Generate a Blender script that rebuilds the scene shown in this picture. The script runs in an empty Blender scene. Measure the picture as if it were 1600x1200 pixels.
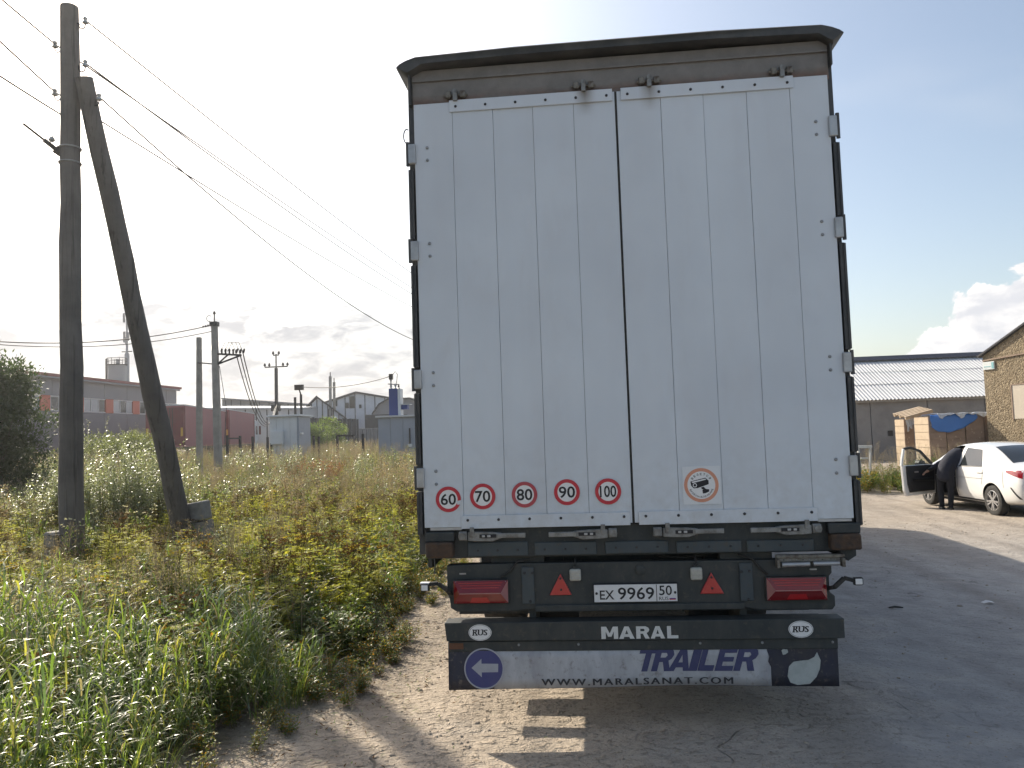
import bpy, bmesh, math, random
import numpy as np
from mathutils import Vector, Matrix
R = math.radians
rng = np.random.default_rng(7)
random.seed(7)
scene = bpy.context.scene
C = scene.collection

# ------------------------------------------------------------------ camera
CAM = Vector((-0.2577, -4.704, 1.7508)); YAW, PITCH, ROLL = -0.09144, 0.06282, -0.03364
fwd = Vector((math.sin(YAW)*math.cos(PITCH), math.cos(YAW)*math.cos(PITCH), math.sin(PITCH)))
rgt = Vector((math.cos(YAW), -math.sin(YAW), 0)); upv = rgt.cross(fwd)
r2 = math.cos(ROLL)*rgt + math.sin(ROLL)*upv
u2 = -math.sin(ROLL)*rgt + math.cos(ROLL)*upv
cd = bpy.data.cameras.new('camera'); cam = bpy.data.objects.new('camera', cd); C.objects.link(cam)
cam.matrix_world = Matrix(((r2.x, u2.x, -fwd.x, CAM.x), (r2.y, u2.y, -fwd.y, CAM.y), (r2.z, u2.z, -fwd.z, CAM.z), (0, 0, 0, 1)))
cd.sensor_fit = 'HORIZONTAL'; cd.sensor_width = 36; cd.lens = 36*1230/1600
cd.clip_start = 0.05; cd.clip_end = 3000
scene.camera = cam
scene.render.resolution_x, scene.render.resolution_y = 1024, 768
scene.render.engine = 'CYCLES'; cy_ = scene.cycles
cy_.max_bounces = 6; cy_.diffuse_bounces = 3; cy_.glossy_bounces = 2; cy_.transmission_bounces = 4; cy_.transparent_max_bounces = 6
cy_.caustics_reflective = False; cy_.caustics_refractive = False; cy_.use_adaptive_sampling = True; cy_.adaptive_threshold = 0.02; cy_.use_denoising = True

# ------------------------------------------------------------------ world, sun, exposure
SUN = Vector((-0.98, 1.05, 1.0)).normalized()
EL = math.asin(SUN.z); AZ = math.atan2(SUN.x, SUN.y)
scene.view_settings.view_transform = 'Standard'; scene.view_settings.look = 'None'
scene.view_settings.exposure = 0.95; scene.view_settings.gamma = 1.0; scene.view_settings.use_curve_mapping = False
sd = bpy.data.lights.new('sun', 'SUN'); sd.energy = 3.75; sd.angle = R(0.6); sd.color = (1.0, 0.9, 0.74)
so = bpy.data.objects.new('sun', sd); C.objects.link(so); so.rotation_euler = SUN.to_track_quat('Z', 'Y').to_euler()
so.location = (-30, 30, 40)

def build_world():
    w = bpy.data.worlds.new('World'); scene.world = w; w.use_nodes = True
    w.cycles.sampling_method = 'MANUAL'; w.cycles.sample_map_resolution = 512
    nt = w.node_tree; nt.nodes.clear(); N = nt.nodes.new; L = nt.links.new
    out = N('ShaderNodeOutputWorld'); bg = N('ShaderNodeBackground'); bg.inputs[1].default_value = 0.10
    sky = N('ShaderNodeTexSky'); sky.sky_type = 'NISHITA'; sky.sun_disc = False
    sky.sun_elevation = EL; sky.sun_rotation = AZ; sky.dust_density = 1.8; sky.air_density = 1.0; sky.ozone_density = 1.0
    tc = N('ShaderNodeTexCoord')
    sep = N('ShaderNodeSeparateXYZ'); L(tc.outputs['Generated'], sep.inputs[0])
    def math_(op, a, b=None, c=None, clamp=False):
        m = N('ShaderNodeMath'); m.operation = op; m.use_clamp = clamp
        for i, v in enumerate((a, b, c)):
            if v is None: continue
            if isinstance(v, (int, float)): m.inputs[i].default_value = v
            else: L(v, m.inputs[i])
        return m.outputs[0]
    def mrange(v, a, b, c=0.0, d=1.0, smooth=True):
        m = N('ShaderNodeMapRange'); m.interpolation_type = 'SMOOTHSTEP' if smooth else 'LINEAR'
        L(v, m.inputs[0])
        for i, x in enumerate((a, b, c, d)): m.inputs[1+i].default_value = x
        return m.outputs[0]
    def dotdir(d):
        v = N('ShaderNodeVectorMath'); v.operation = 'DOT_PRODUCT'; L(tc.outputs['Generated'], v.inputs[0]); v.inputs[1].default_value = d
        return v.outputs['Value']
    def noise(scale, detail, rough, vec, dist=0.0):
        n = N('ShaderNodeTexNoise'); n.inputs['Scale'].default_value = scale; n.inputs['Detail'].default_value = detail
        n.inputs['Roughness'].default_value = rough; n.inputs['Distortion'].default_value = dist; L(vec, n.inputs['Vector']); return n.outputs['Fac']
    # sky dome mapped to a cloud sheet: direction / (z + k) gives layers that thin towards the horizon
    zc = math_('MAXIMUM', sep.outputs[2], 0.0)
    den = math_('ADD', zc, 0.13)
    cx = math_('DIVIDE', sep.outputs[0], den); cy = math_('DIVIDE', sep.outputs[1], den)
    comb = N('ShaderNodeCombineXYZ'); L(cx, comb.inputs[0]); L(cy, comb.inputs[1])
    # thin veil clouds
    veil = mrange(noise(0.55, 4, 0.62, comb.outputs[0], 0.3), 0.50, 0.86)
    # low stratocumulus near the horizon
    str_ = N('ShaderNodeMapping'); str_.inputs['Scale'].default_value = (1, 1, 2.6); L(tc.outputs['Generated'], str_.inputs[0])
    ncum = noise(6.4, 6, 0.55, str_.outputs[0], 0.25)
    dl = dotdir(Vector((-0.45, 1, 0.075)).normalized()[:])
    side = mrange(dl, 0.72, 0.93)
    lowband = mrange(sep.outputs[2], 0.24, 0.05)
    cov = math_('MULTIPLY', lowband, side)
    cum = mrange(math_('ADD', ncum, math_('MULTIPLY', cov, 0.40)), 0.60, 0.70)
    cum = math_('MULTIPLY', cum, mrange(cov, 0.02, 0.4))
    # a big cumulus standing over the warehouses
    def blob(d, rad):
        return mrange(dotdir(Vector(d).normalized()[:]), math.cos(rad), 1.0, 0.0, 1.0, False)
    def pixdir(px, py):
        v = (px-800)/1230*r2 - (py-600)/1230*u2 + fwd
        return v.normalized()
    bl = None
    for px, py, rd in ((1665, 550, 0.120), (1565, 540, 0.075), (1500, 568, 0.060), (1590, 575, 0.080), (1800, 520, 0.15), (1540, 500, 0.05)):
        b = blob(pixdir(px, py), rd); bl = b if bl is None else math_('MAXIMUM', bl, b)
    nb = noise(15, 9, 0.60, tc.outputs['Generated'], 0.3)
    bigv = math_('ADD', bl, math_('MULTIPLY', math_('SUBTRACT', nb, 0.50), 2.2))
    big = math_('MULTIPLY', mrange(bigv, 0.30, 0.40), mrange(bl, 0.0, 0.30))
    # shading inside clouds
    nsh = noise(15, 4, 0.6, str_.outputs[0], 0.4)
    # forward-scatter glow of the hazy air round the sun
    ds = math_('MAXIMUM', dotdir(SUN[:]), 0.0)
    glow = math_('ADD', math_('MULTIPLY', math_('POWER', ds, 6.0), 3.6), math_('MULTIPLY', math_('POWER', ds, 24.0), 7.0))
    def mix(f, a, b):
        m = N('ShaderNodeMix'); m.data_type = 'RGBA'; L(f, m.inputs[0])
        for i, v in ((6, a), (7, b)):
            if isinstance(v, tuple): m.inputs[i].default_value = (*v, 1)
            else: L(v, m.inputs[i])
        return m.outputs[2]
    def scale(col, f):
        v = N('ShaderNodeVectorMath'); v.operation = 'SCALE'
        if isinstance(col, tuple): v.inputs[0].default_value = col
        else: L(col, v.inputs[0])
        if isinstance(f, (int, float)): v.inputs['Scale'].default_value = f
        else: L(f, v.inputs['Scale'])
        return v.outputs[0]
    def add(a, b):
        v = N('ShaderNodeVectorMath'); v.operation = 'ADD'; L(a, v.inputs[0]); L(b, v.inputs[1]); return v.outputs[0]
    tint = N('ShaderNodeVectorMath'); tint.operation = 'MULTIPLY'; L(sky.outputs[0], tint.inputs[0]); tint.inputs[1].default_value = (1.0, 0.95, 0.885)
    white = scale((1.0, 0.99, 0.99), 5.4)
    col = mix(math_('ADD', math_('MULTIPLY', veil, 0.5), 0.05), tint.outputs[0], white)
    lowcol = mix(mrange(nsh, 0.36, 0.62), (2.3, 2.35, 2.65), (4.9, 4.85, 4.75))
    col = mix(math_('MULTIPLY', cum, 0.92), col, lowcol)
    bigcol = mix(mrange(math_('ADD', math_('MULTIPLY', nsh, 0.8), math_('MULTIPLY', bigv, -0.22)), 0.12, 0.42), (4.3, 4.35, 4.6), (6.3, 6.1, 5.9))
    col = mix(big, col, bigcol)
    gl = scale((1.0, 0.97, 0.92), math_('MULTIPLY', glow, math_('SUBTRACT', 1.0, math_('MULTIPLY', cum, 0.75))))
    col = add(col, gl)
    L(col, bg.inputs[0]); L(bg.outputs[0], out.inputs[0])
build_world()

# ------------------------------------------------------------------ helpers
def pix(px, py, Y):
    """point of the place that the photo shows at (px,py), standing at distance Y"""
    d = (px-800)/1230*r2 - (py-600)/1230*u2 + fwd
    return CAM + d*((Y-CAM.y)/d.y)

def smooth01(t):
    t = np.clip(t, 0, 1); return t*t*(3-2*t)

def H(x, y):
    """height of the ground"""
    x = np.asarray(x, float); y = np.asarray(y, float)
    z = 0.011*np.clip(y-12, 0, 42)*smooth01((-2-x)/5)
    z = z - 0.04*np.clip(x-1.6, 0, 6.2)
    z = z + 0.07*smooth01((-2.1-x)/1.6)*smooth01((60-y)/20)
    for xr, wd in ((2.6, 0.22), (4.5, 0.24), (-1.55, 0.2)): z = z - 0.016*np.exp(-((x-xr-0.25*np.sin(0.35*y))/wd)**2)*(0.6+0.4*np.sin(1.1*y+xr))
    near = smooth01((40-np.abs(y))/15)
    z = z + near*0.012*(np.sin(1.7*x+0.6*y)+np.sin(0.9*y-1.3*x+1.0)+0.6*np.sin(3.1*x-2.2*y))
    return z
def Hf(x, y): return float(H(x, y))

def tag(o, label=None, cat=None, group=None, kind=None):
    if label: o['label'] = label
    if cat: o['category'] = cat
    if group: o['group'] = group
    if kind: o['kind'] = kind
    return o
def empty(name, loc=(0, 0, 0), rz=0.0):
    o = bpy.data.objects.new(name, None); C.objects.link(o); o.location = loc; o.rotation_euler = (0, 0, rz); o.empty_display_size = 0.2
    return o
def thing(name, label, cat, loc=(0, 0, 0), rz=0.0, group=None):
    return tag(empty(name, loc, rz), label, cat, group)

class MB:
    def __init__(s): s.v = []; s.f = []
    def add(s, vs, fs, M=None):
        b = len(s.v)
        s.v += [tuple(M @ Vector(v)) if M else tuple(v) for v in vs]
        s.f += [tuple(b+i for i in f) for f in fs]; return s
    def box(s, x0, x1, y0, y1, z0, z1, M=None):
        vs = [(x, y, z) for z in (z0, z1) for y in (y0, y1) for x in (x0, x1)]
        return s.add(vs, [(0, 2, 3, 1), (4, 5, 7, 6), (0, 1, 5, 4), (2, 6, 7, 3), (0, 4, 6, 2), (1, 3, 7, 5)], M)
    def bar(s, p, q, w, h, up=(0, 0, 1)):
        p, q = Vector(p), Vector(q); d = (q-p).normalized(); a = d.cross(Vector(up))
        if a.length < 1e-4: a = d.cross(Vector((1, 0, 0)))
        a.normalize(); b = a.cross(d)
        vs = [e + a*sx*w/2 + b*sz*h/2 for e in (p, q) for sx, sz in ((-1, -1), (1, -1), (1, 1), (-1, 1))]
        return s.add(vs, [(3, 2, 1, 0), (4, 5, 6, 7), (0, 1, 5, 4), (1, 2, 6, 5), (2, 3, 7, 6), (3, 0, 4, 7)])
    def tube(s, pts, rad, n=8, cap=True):
        pts = [Vector(p) for p in pts]; k = len(pts)
        rads = [rad]*k if isinstance(rad, (int, float)) else rad
        vs = []; prev = None
        for i, p in enumerate(pts):
            d = (pts[min(i+1, k-1)]-pts[max(i-1, 0)]).normalized()
            if prev is None:
                a = d.cross(Vector((0, 0, 1)))
                if a.length < 1e-3: a = d.cross(Vector((0, 1, 0)))
            else: a = prev - d*prev.dot(d)
            a.normalize(); prev = a; b = d.cross(a)
            vs += [p + rads[i]*(math.cos(2*math.pi*j/n)*a + math.sin(2*math.pi*j/n)*b) for j in range(n)]
        fs = [(i*n+j, i*n+(j+1) % n, (i+1)*n+(j+1) % n, (i+1)*n+j) for i in range(k-1) for j in range(n)]
        if cap: fs += [tuple(range(n-1, -1, -1)), tuple((k-1)*n+j for j in range(n))]
        return s.add(vs, fs)
    def cyl(s, c, axis, r, h, n=16, r1=None):
        c = Vector(c); ax = Vector(axis).normalized()
        return s.tube([c, c+ax*h], [r, r if r1 is None else r1], n)
    def lathe(s, c, axis, prof, n=24):
        """prof: list of (radius, along)"""
        c = Vector(c); ax = Vector(axis).normalized(); a = ax.cross(Vector((0, 0, 1)))
        if a.length < 1e-3: a = ax.cross(Vector((0, 1, 0)))
        a.normalize(); b = ax.cross(a)
        vs = [c + ax*h + r*(math.cos(2*math.pi*j/n)*a+math.sin(2*math.pi*j/n)*b) for r, h in prof for j in range(n)]
        k = len(prof)
        fs = [(i*n+j, i*n+(j+1) % n, (i+1)*n+(j+1) % n, (i+1)*n+j) for i in range(k-1) for j in range(n)]
        return s.add(vs, fs)
    def prism(s, poly, y0, y1, axes='xz', M=None):
        """polygon in two axes pushed through the third"""
        n = len(poly)
        def P(u, v, w):
            return {'xz': (u, w, v), 'yz': (w, u, v), 'xy': (u, v, w)}[axes]
        vs = [P(u, v, y0) for u, v in poly]+[P(u, v, y1) for u, v in poly]
        fs = [tuple(range(n)), tuple(range(2*n-1, n-1, -1))]+[(i, n+i, n+(i+1) % n, (i+1) % n) for i in range(n)]
        return s.add(vs, fs, M)
    def flat(s, poly, y, fn=None):
        vs = [(u, y+(fn(u, v) if fn else 0), v) for u, v in poly]
        return s.add(vs, [tuple(range(len(poly)))])
    def mesh(s, name, fix=True):
        me = bpy.data.meshes.new(name); me.from_pydata(s.v, [], s.f); me.update()
        if fix:
            bm = bmesh.new(); bm.from_mesh(me); bmesh.ops.recalc_face_normals(bm, faces=bm.faces[:]); bm.to_mesh(me); bm.free()
        return me
    def build(s, name, mat, parent=None, smooth=False, bevel=0.0, fix=True, seg=2):
        me = s.mesh(name, fix); return link(name, me, mat, parent, smooth, bevel, seg)
def link(name, me, mat, parent=None, smooth=False, bevel=0.0, seg=2):
    o = bpy.data.objects.new(name, me); C.objects.link(o)
    if mat is not None and not me.materials: me.materials.append(M_[mat] if isinstance(mat, str) else mat)
    if parent is not None: o.parent = parent
    if smooth:
        me.polygons.foreach_set('use_smooth', [True]*len(me.polygons))
        if smooth != 'all': me.set_sharp_from_angle(angle=R(38))
    if bevel:
        b = o.modifiers.new('bevel', 'BEVEL'); b.width = bevel; b.segments = seg; b.limit_method = 'ANGLE'; b.angle_limit = R(35)
    return o
def dup(o, parent=None, loc=None, rot=None, name=None):
    c = o.copy(); C.objects.link(c); c.parent = parent
    if loc is not None: c.location = loc
    if rot is not None: c.rotation_euler = rot
    return c
def copy_tree(o, parent=None):
    c = o.copy(); C.objects.link(c); c.parent = parent
    for ch in list(o.children): copy_tree(ch, c)
    return c
def disc(cx, cz, r, n=40, rz=None):
    rz = r if rz is None else rz
    return [(cx+r*math.cos(2*math.pi*i/n), cz+rz*math.sin(2*math.pi*i/n)) for i in range(n)]
def ring(mb, cx, cz, r0, r1, y, n=48, k=1.0, fn=None):
    vs = []
    for r in (r0, r1):
        for i in range(n):
            a = 2*math.pi*i/n; x = cx+r*math.cos(a); z = cz+k*r*math.sin(a); vs.append((x, y+(fn(x, z) if fn else 0), z))
    mb.add(vs, [(i, (i+1) % n, n+(i+1) % n, n+i) for i in range(n)])
def text(name, s, box, y, mat, parent, offset=0.0, shear=0.0, space=1.0, fn=None, res=3):
    """lettering laid on the plane y, filling box = x0,x1,z0,z1"""
    cu = bpy.data.curves.new(name, 'FONT'); cu.body = s; cu.offset = offset; cu.shear = shear; cu.space_character = space; cu.resolution_u = res
    o = bpy.data.objects.new(name, cu); C.objects.link(o)
    dg = bpy.context.evaluated_depsgraph_get(); me = bpy.data.meshes.new_from_object(o.evaluated_get(dg))
    bpy.data.objects.remove(o); bpy.data.curves.remove(cu)
    n = len(me.vertices); co = np.empty(n*3); me.vertices.foreach_get('co', co); co = co.reshape(-1, 3)
    lo, hi = co.min(0), co.max(0); x0, x1, z0, z1 = box
    u = (co[:, 0]-lo[0])/(hi[0]-lo[0]); v = (co[:, 1]-lo[1])/(hi[1]-lo[1])
    X = x0+u*(x1-x0); Z = z0+v*(z1-z0)
    Y = np.full(n, y) if fn is None else y+np.array([fn(a, b) for a, b in zip(X, Z)])
    me.vertices.foreach_set('co', np.stack([X, Y, Z], 1).ravel()); me.update()
    me.materials.clear()
    return link(name, me, mat, parent)

# ------------------------------------------------------------------ materials
M_ = {}
def mat(name, col, rough=0.7, metal=0.0, noise=None, bump=None, spec=0.5, coat=0.0, trans=0.0, alpha=None):
    """noise = (scale, amount, second colour); bump = (scale, strength)"""
    m = bpy.data.materials.new(name); m.use_nodes = True; nt = m.node_tree; N = nt.nodes.new; L = nt.links.new
    p = nt.nodes['Principled BSDF']
    p.inputs['Base Color'].default_value = (*col, 1); p.inputs['Roughness'].default_value = rough; p.inputs['Metallic'].default_value = metal
    p.inputs['Specular IOR Level'].default_value = spec; p.inputs['Coat Weight'].default_value = coat
    if trans: p.inputs['Transmission Weight'].default_value = trans
    tc = None
    if noise or bump:
        tc = N('ShaderNodeTexCoord')
    if noise:
        sc, amt, c2 = noise
        n = N('ShaderNodeTexNoise'); n.inputs['Scale'].default_value = sc; n.inputs['Detail'].default_value = 8; n.inputs['Roughness'].default_value = 0.65
        L(tc.outputs['Object'], n.inputs['Vector'])
        r = N('ShaderNodeMapRange'); r.inputs[1].default_value = 0.42; r.inputs[2].default_value = 0.68; r.inputs[4].default_value = amt; L(n.outputs['Fac'], r.inputs[0])
        x = N('ShaderNodeMix'); x.data_type = 'RGBA'; L(r.outputs[0], x.inputs[0]); x.inputs[6].default_value = (*col, 1); x.inputs[7].default_value = (*c2, 1)
        L(x.outputs[2], p.inputs['Base Color'])
    if bump:
        n = N('ShaderNodeTexNoise'); n.inputs['Scale'].default_value = bump[0]; n.inputs['Detail'].default_value = 6; L(tc.outputs['Object'], n.inputs['Vector'])
        b = N('ShaderNodeBump'); b.inputs['Strength'].default_value = bump[1]; b.inputs['Distance'].default_value = 0.02; L(n.outputs['Fac'], b.inputs['Height']); L(b.outputs[0], p.inputs['Normal'])
    M_[name] = m; return m

class NT:
    """small node helper for the richer materials"""
    def __init__(s, name):
        s.m = bpy.data.materials.new(name); s.m.use_nodes = True; s.nt = s.m.node_tree; s.p = s.nt.nodes['Principled BSDF']; M_[name] = s.m
        s.tc = s.N('ShaderNodeTexCoord'); s.geo = s.N('ShaderNodeNewGeometry')
    def N(s, t): return s.nt.nodes.new(t)
    def L(s, a, b): s.nt.links.new(a, b)
    def put(s, v, sock):
        if isinstance(v, (int, float)): sock.default_value = v
        elif isinstance(v, tuple): sock.default_value = (*v, 1) if len(sock.default_value) == 4 and len(v) == 3 else v
        else: s.L(v, sock)
    def noise(s, vec, scale, detail=6, rough=0.6, dist=0.0):
        n = s.N('ShaderNodeTexNoise'); s.L(vec, n.inputs['Vector']); n.inputs['Scale'].default_value = scale; n.inputs['Detail'].default_value = detail; n.inputs['Roughness'].default_value = rough; n.inputs['Distortion'].default_value = dist
        return n.outputs['Fac']
    def vor(s, vec, scale, feature='F1', out='Distance'):
        n = s.N('ShaderNodeTexVoronoi'); n.feature = feature; s.L(vec, n.inputs['Vector']); n.inputs['Scale'].default_value = scale; return n.outputs[out]
    def mr(s, v, a, b, c=0.0, d=1.0):
        n = s.N('ShaderNodeMapRange'); s.L(v, n.inputs[0])
        for i, x in enumerate((a, b, c, d)): n.inputs[i+1].default_value = x
        return n.outputs[0]
    def mix(s, f, a, b):
        n = s.N('ShaderNodeMix'); n.data_type = 'RGBA'; s.put(f, n.inputs[0]); s.put(a, n.inputs[6]); s.put(b, n.inputs[7]); return n.outputs[2]
    def math(s, op, a, b=0.0):
        n = s.N('ShaderNodeMath'); n.operation = op; s.put(a, n.inputs[0]); s.put(b, n.inputs[1]); return n.outputs[0]
    def scaled(s, vec, sc):
        n = s.N('ShaderNodeMapping'); s.L(vec, n.inputs[0]); n.inputs['Scale'].default_value = sc; return n.outputs[0]
    def bump(s, h, st, dist, prev=None):
        n = s.N('ShaderNodeBump'); n.inputs['Strength'].default_value = st; n.inputs['Distance'].default_value = dist; s.L(h, n.inputs['Height'])
        if prev is not None: s.L(prev, n.inputs['Normal'])
        return n.outputs[0]

# trailer paint: white sheet with grime, streaks
def door_mat():
    t = NT('door_white'); P = t.geo.outputs['Position']
    streak = t.noise(t.scaled(P, (5, 5, 0.35)), 1.0, 3, 0.6)
    cloud = t.noise(P, 1.3, 3, 0.55)
    c = t.mix(t.mr(cloud, 0.35, 0.7), (0.60, 0.65, 0.705), (0.54, 0.585, 0.64))
    c = t.mix(t.math('MULTIPLY', t.mr(streak, 0.45, 0.75), 0.28), c, (0.52, 0.54, 0.57))
    spots = t.noise(P, 14, 4, 0.7)
    c = t.mix(t.math('MULTIPLY', t.mr(spots, 0.64, 0.76), 0.16), c, (0.42, 0.41, 0.40))
    sep = t.N('ShaderNodeSeparateXYZ'); t.L(P, sep.inputs[0])
    smear = t.noise(t.scaled(P, (2.2, 2.2, 0.9)), 1.6, 4, 0.7, 0.6)
    c = t.mix(t.math('MULTIPLY', t.mr(smear, 0.52, 0.72), 0.18), c, (0.47, 0.46, 0.48))
    low = t.math('MULTIPLY', t.mr(sep.outputs[2], 1.75, 1.2), t.mr(spots, 0.35, 0.7))
    c = t.mix(t.math('MULTIPLY', low, 0.35), c, (0.36, 0.34, 0.31))
    for sx_ in (-0.185, 0.205):
        dx = t.math('ABSOLUTE', t.math('SUBTRACT', sep.outputs[0], sx_)); m1 = t.math('MULTIPLY', t.mr(dx, 0.07, 0.0), t.mr(sep.outputs[2], 3.66, 3.80))
        c = t.mix(t.math('MULTIPLY', m1, t.mr(streak, 0.3, 0.6, 0.3, 0.9)), c, (0.16, 0.13, 0.10))
    t.L(c, t.p.inputs['Base Color']); t.p.inputs['Roughness'].default_value = 0.42
    t.L(t.mr(cloud, 0.3, 0.7, 0.34, 0.55), t.p.inputs['Roughness'])
    t.L(t.bump(t.noise(P, 2.2, 3), 0.25, 0.02), t.p.inputs['Normal'])
door_mat()
def header_mat():
    t = NT('header_steel'); P = t.geo.outputs['Position']
    sep = t.N('ShaderNodeSeparateXYZ'); t.L(P, sep.inputs[0])
    n = t.noise(P, 7, 8, 0.7); n2 = t.noise(t.scaled(P, (1, 1, 5)), 2.2, 8, 0.65)
    c = t.mix(t.mr(n, 0.35, 0.7), (0.21, 0.20, 0.19), (0.15, 0.144, 0.137))
    zz = t.math('ADD', sep.outputs[2], t.math('MULTIPLY', t.math('SUBTRACT', n2, 0.5), 0.16))
    rustf = t.mr(zz, 3.875, 3.835)
    rust = t.mix(t.mr(n, 0.4, 0.65), (0.17, 0.068, 0.035), (0.10, 0.06, 0.042))
    c = t.mix(t.math('MULTIPLY', t.math('MULTIPLY', rustf, t.mr(n2, 0.42, 0.58, 0.25, 0.85)), 0.85), c, rust)
    t.L(c, t.p.inputs['Base Color']); t.p.inputs['Roughness'].default_value = 0.75
    t.L(t.bump(n, 0.25, 0.01), t.p.inputs['Normal'])
header_mat()
def flap_mat(name, a, b, dirt=(0.16, 0.14, 0.12)):
    t = NT(name); P = t.geo.outputs['Position']
    n = t.noise(t.scaled(P, (3, 3, 1.2)), 3.0, 8, 0.65); n2 = t.noise(P, 26, 6, 0.7)
    c = t.mix(t.mr(n, 0.38, 0.66), a, b)
    c = t.mix(t.math('MULTIPLY', t.mr(n2, 0.55, 0.70), 0.7), c, dirt)
    t.L(c, t.p.inputs['Base Color']); t.p.inputs['Roughness'].default_value = 0.6
flap_mat('flap_white', (0.43, 0.44, 0.465), (0.30, 0.305, 0.33))
flap_mat('flap_navy', (0.022, 0.025, 0.045), (0.04, 0.038, 0.045))
flap_mat('chassis_dark', (0.020, 0.027, 0.030), (0.042, 0.046, 0.045), (0.075, 0.068, 0.055))
flap_mat('frame_blue', (0.040, 0.055, 0.066), (0.055, 0.068, 0.074), (0.07, 0.06, 0.05))
mat('rust_block', (0.085, 0.05, 0.03), 0.9, noise=(14, 1.0, (0.035, 0.03, 0.028)), bump=(30, 0.5))
mat('galv', (0.42, 0.43, 0.44), 0.45, 0.6, noise=(12, 0.7, (0.25, 0.25, 0.26)))
mat('latch_steel', (0.24, 0.245, 0.24), 0.5, 0.35, noise=(20, 0.8, (0.08, 0.07, 0.06)))
mat('latch_rusty', (0.2, 0.19, 0.165), 0.6, 0.4, noise=(30, 1.0, (0.06, 0.04, 0.03)))
mat('bolt_dark', (0.05, 0.05, 0.055), 0.5, 0.5)
mat('bolt_grey', (0.27, 0.28, 0.29), 0.5, 0.5)
mat('post_dark', (0.05, 0.052, 0.055), 0.55, 0.3, noise=(5, 0.8, (0.09, 0.088, 0.085)))
mat('tarp_dark', (0.045, 0.047, 0.048), 0.65, noise=(5, 0.9, (0.09, 0.09, 0.085)), bump=(4, 0.25))
mat('curtain', (0.05, 0.07, 0.12), 0.6)
mat('rubber', (0.022, 0.022, 0.022), 0.85, noise=(20, 0.7, (0.06, 0.055, 0.05)))
mat('rim_steel', (0.30, 0.30, 0.31), 0.5, 0.5)
mat('sticker_white', (0.74, 0.74, 0.74), 0.5, noise=(18, 0.35, (0.6, 0.6, 0.6)))
mat('sticker_clear', (0.66, 0.685, 0.71), 0.45, noise=(18, 0.35, (0.58, 0.6, 0.63)))
mat('sticker_red', (0.50, 0.025, 0.04), 0.5, noise=(18, 0.4, (0.42, 0.04, 0.06)))
mat('sticker_red_faded', (0.42, 0.055, 0.07), 0.55, noise=(18, 0.4, (0.38, 0.1, 0.11)))
mat('sticker_orange', (0.62, 0.27, 0.17), 0.55, noise=(18, 0.4, (0.6, 0.33, 0.24)))
mat('ink', (0.012, 0.012, 0.016), 0.6)
mat('ink_grey', (0.03, 0.03, 0.035), 0.6)
mat('navy_print', (0.045, 0.05, 0.13), 0.6, noise=(20, 0.6, (0.07, 0.075, 0.16)))
mat('arrow_blue', (0.045, 0.05, 0.17), 0.55, noise=(10, 0.6, (0.07, 0.075, 0.17)))
mat('arrow_white', (0.36, 0.37, 0.41), 0.6, noise=(10, 0.6, (0.26, 0.27, 0.32)))
mat('letter_white', (0.62, 0.63, 0.62), 0.5, noise=(26, 0.5, (0.45, 0.46, 0.45)))
mat('torn_white', (0.40, 0.43, 0.42), 0.7, noise=(14, 0.7, (0.28, 0.31, 0.30)))
mat('plate_white', (0.66, 0.67, 0.68), 0.4, noise=(30, 0.4, (0.5, 0.5, 0.5)))
mat('lamp_red', (0.20, 0.008, 0.012), 0.18, coat=0.6, noise=(9, 0.6, (0.13, 0.008, 0.012)))
mat('lamp_red_bright', (0.42, 0.012, 0.016), 0.22, coat=0.5)
mat('lamp_pink', (0.33, 0.14, 0.14), 0.25, coat=0.5)
mat('reflector_red', (0.42, 0.025, 0.025), 0.35, coat=0.3)
mat('worklamp', (0.42, 0.42, 0.38), 0.3, coat=0.4, noise=(60, 0.8, (0.28, 0.28, 0.25)))
mat('white_plastic', (0.72, 0.72, 0.72), 0.4)
mat('orange_dim', (0.10, 0.04, 0.02), 0.5)
mat('blue_flag', (0.03, 0.05, 0.25), 0.5)
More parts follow.
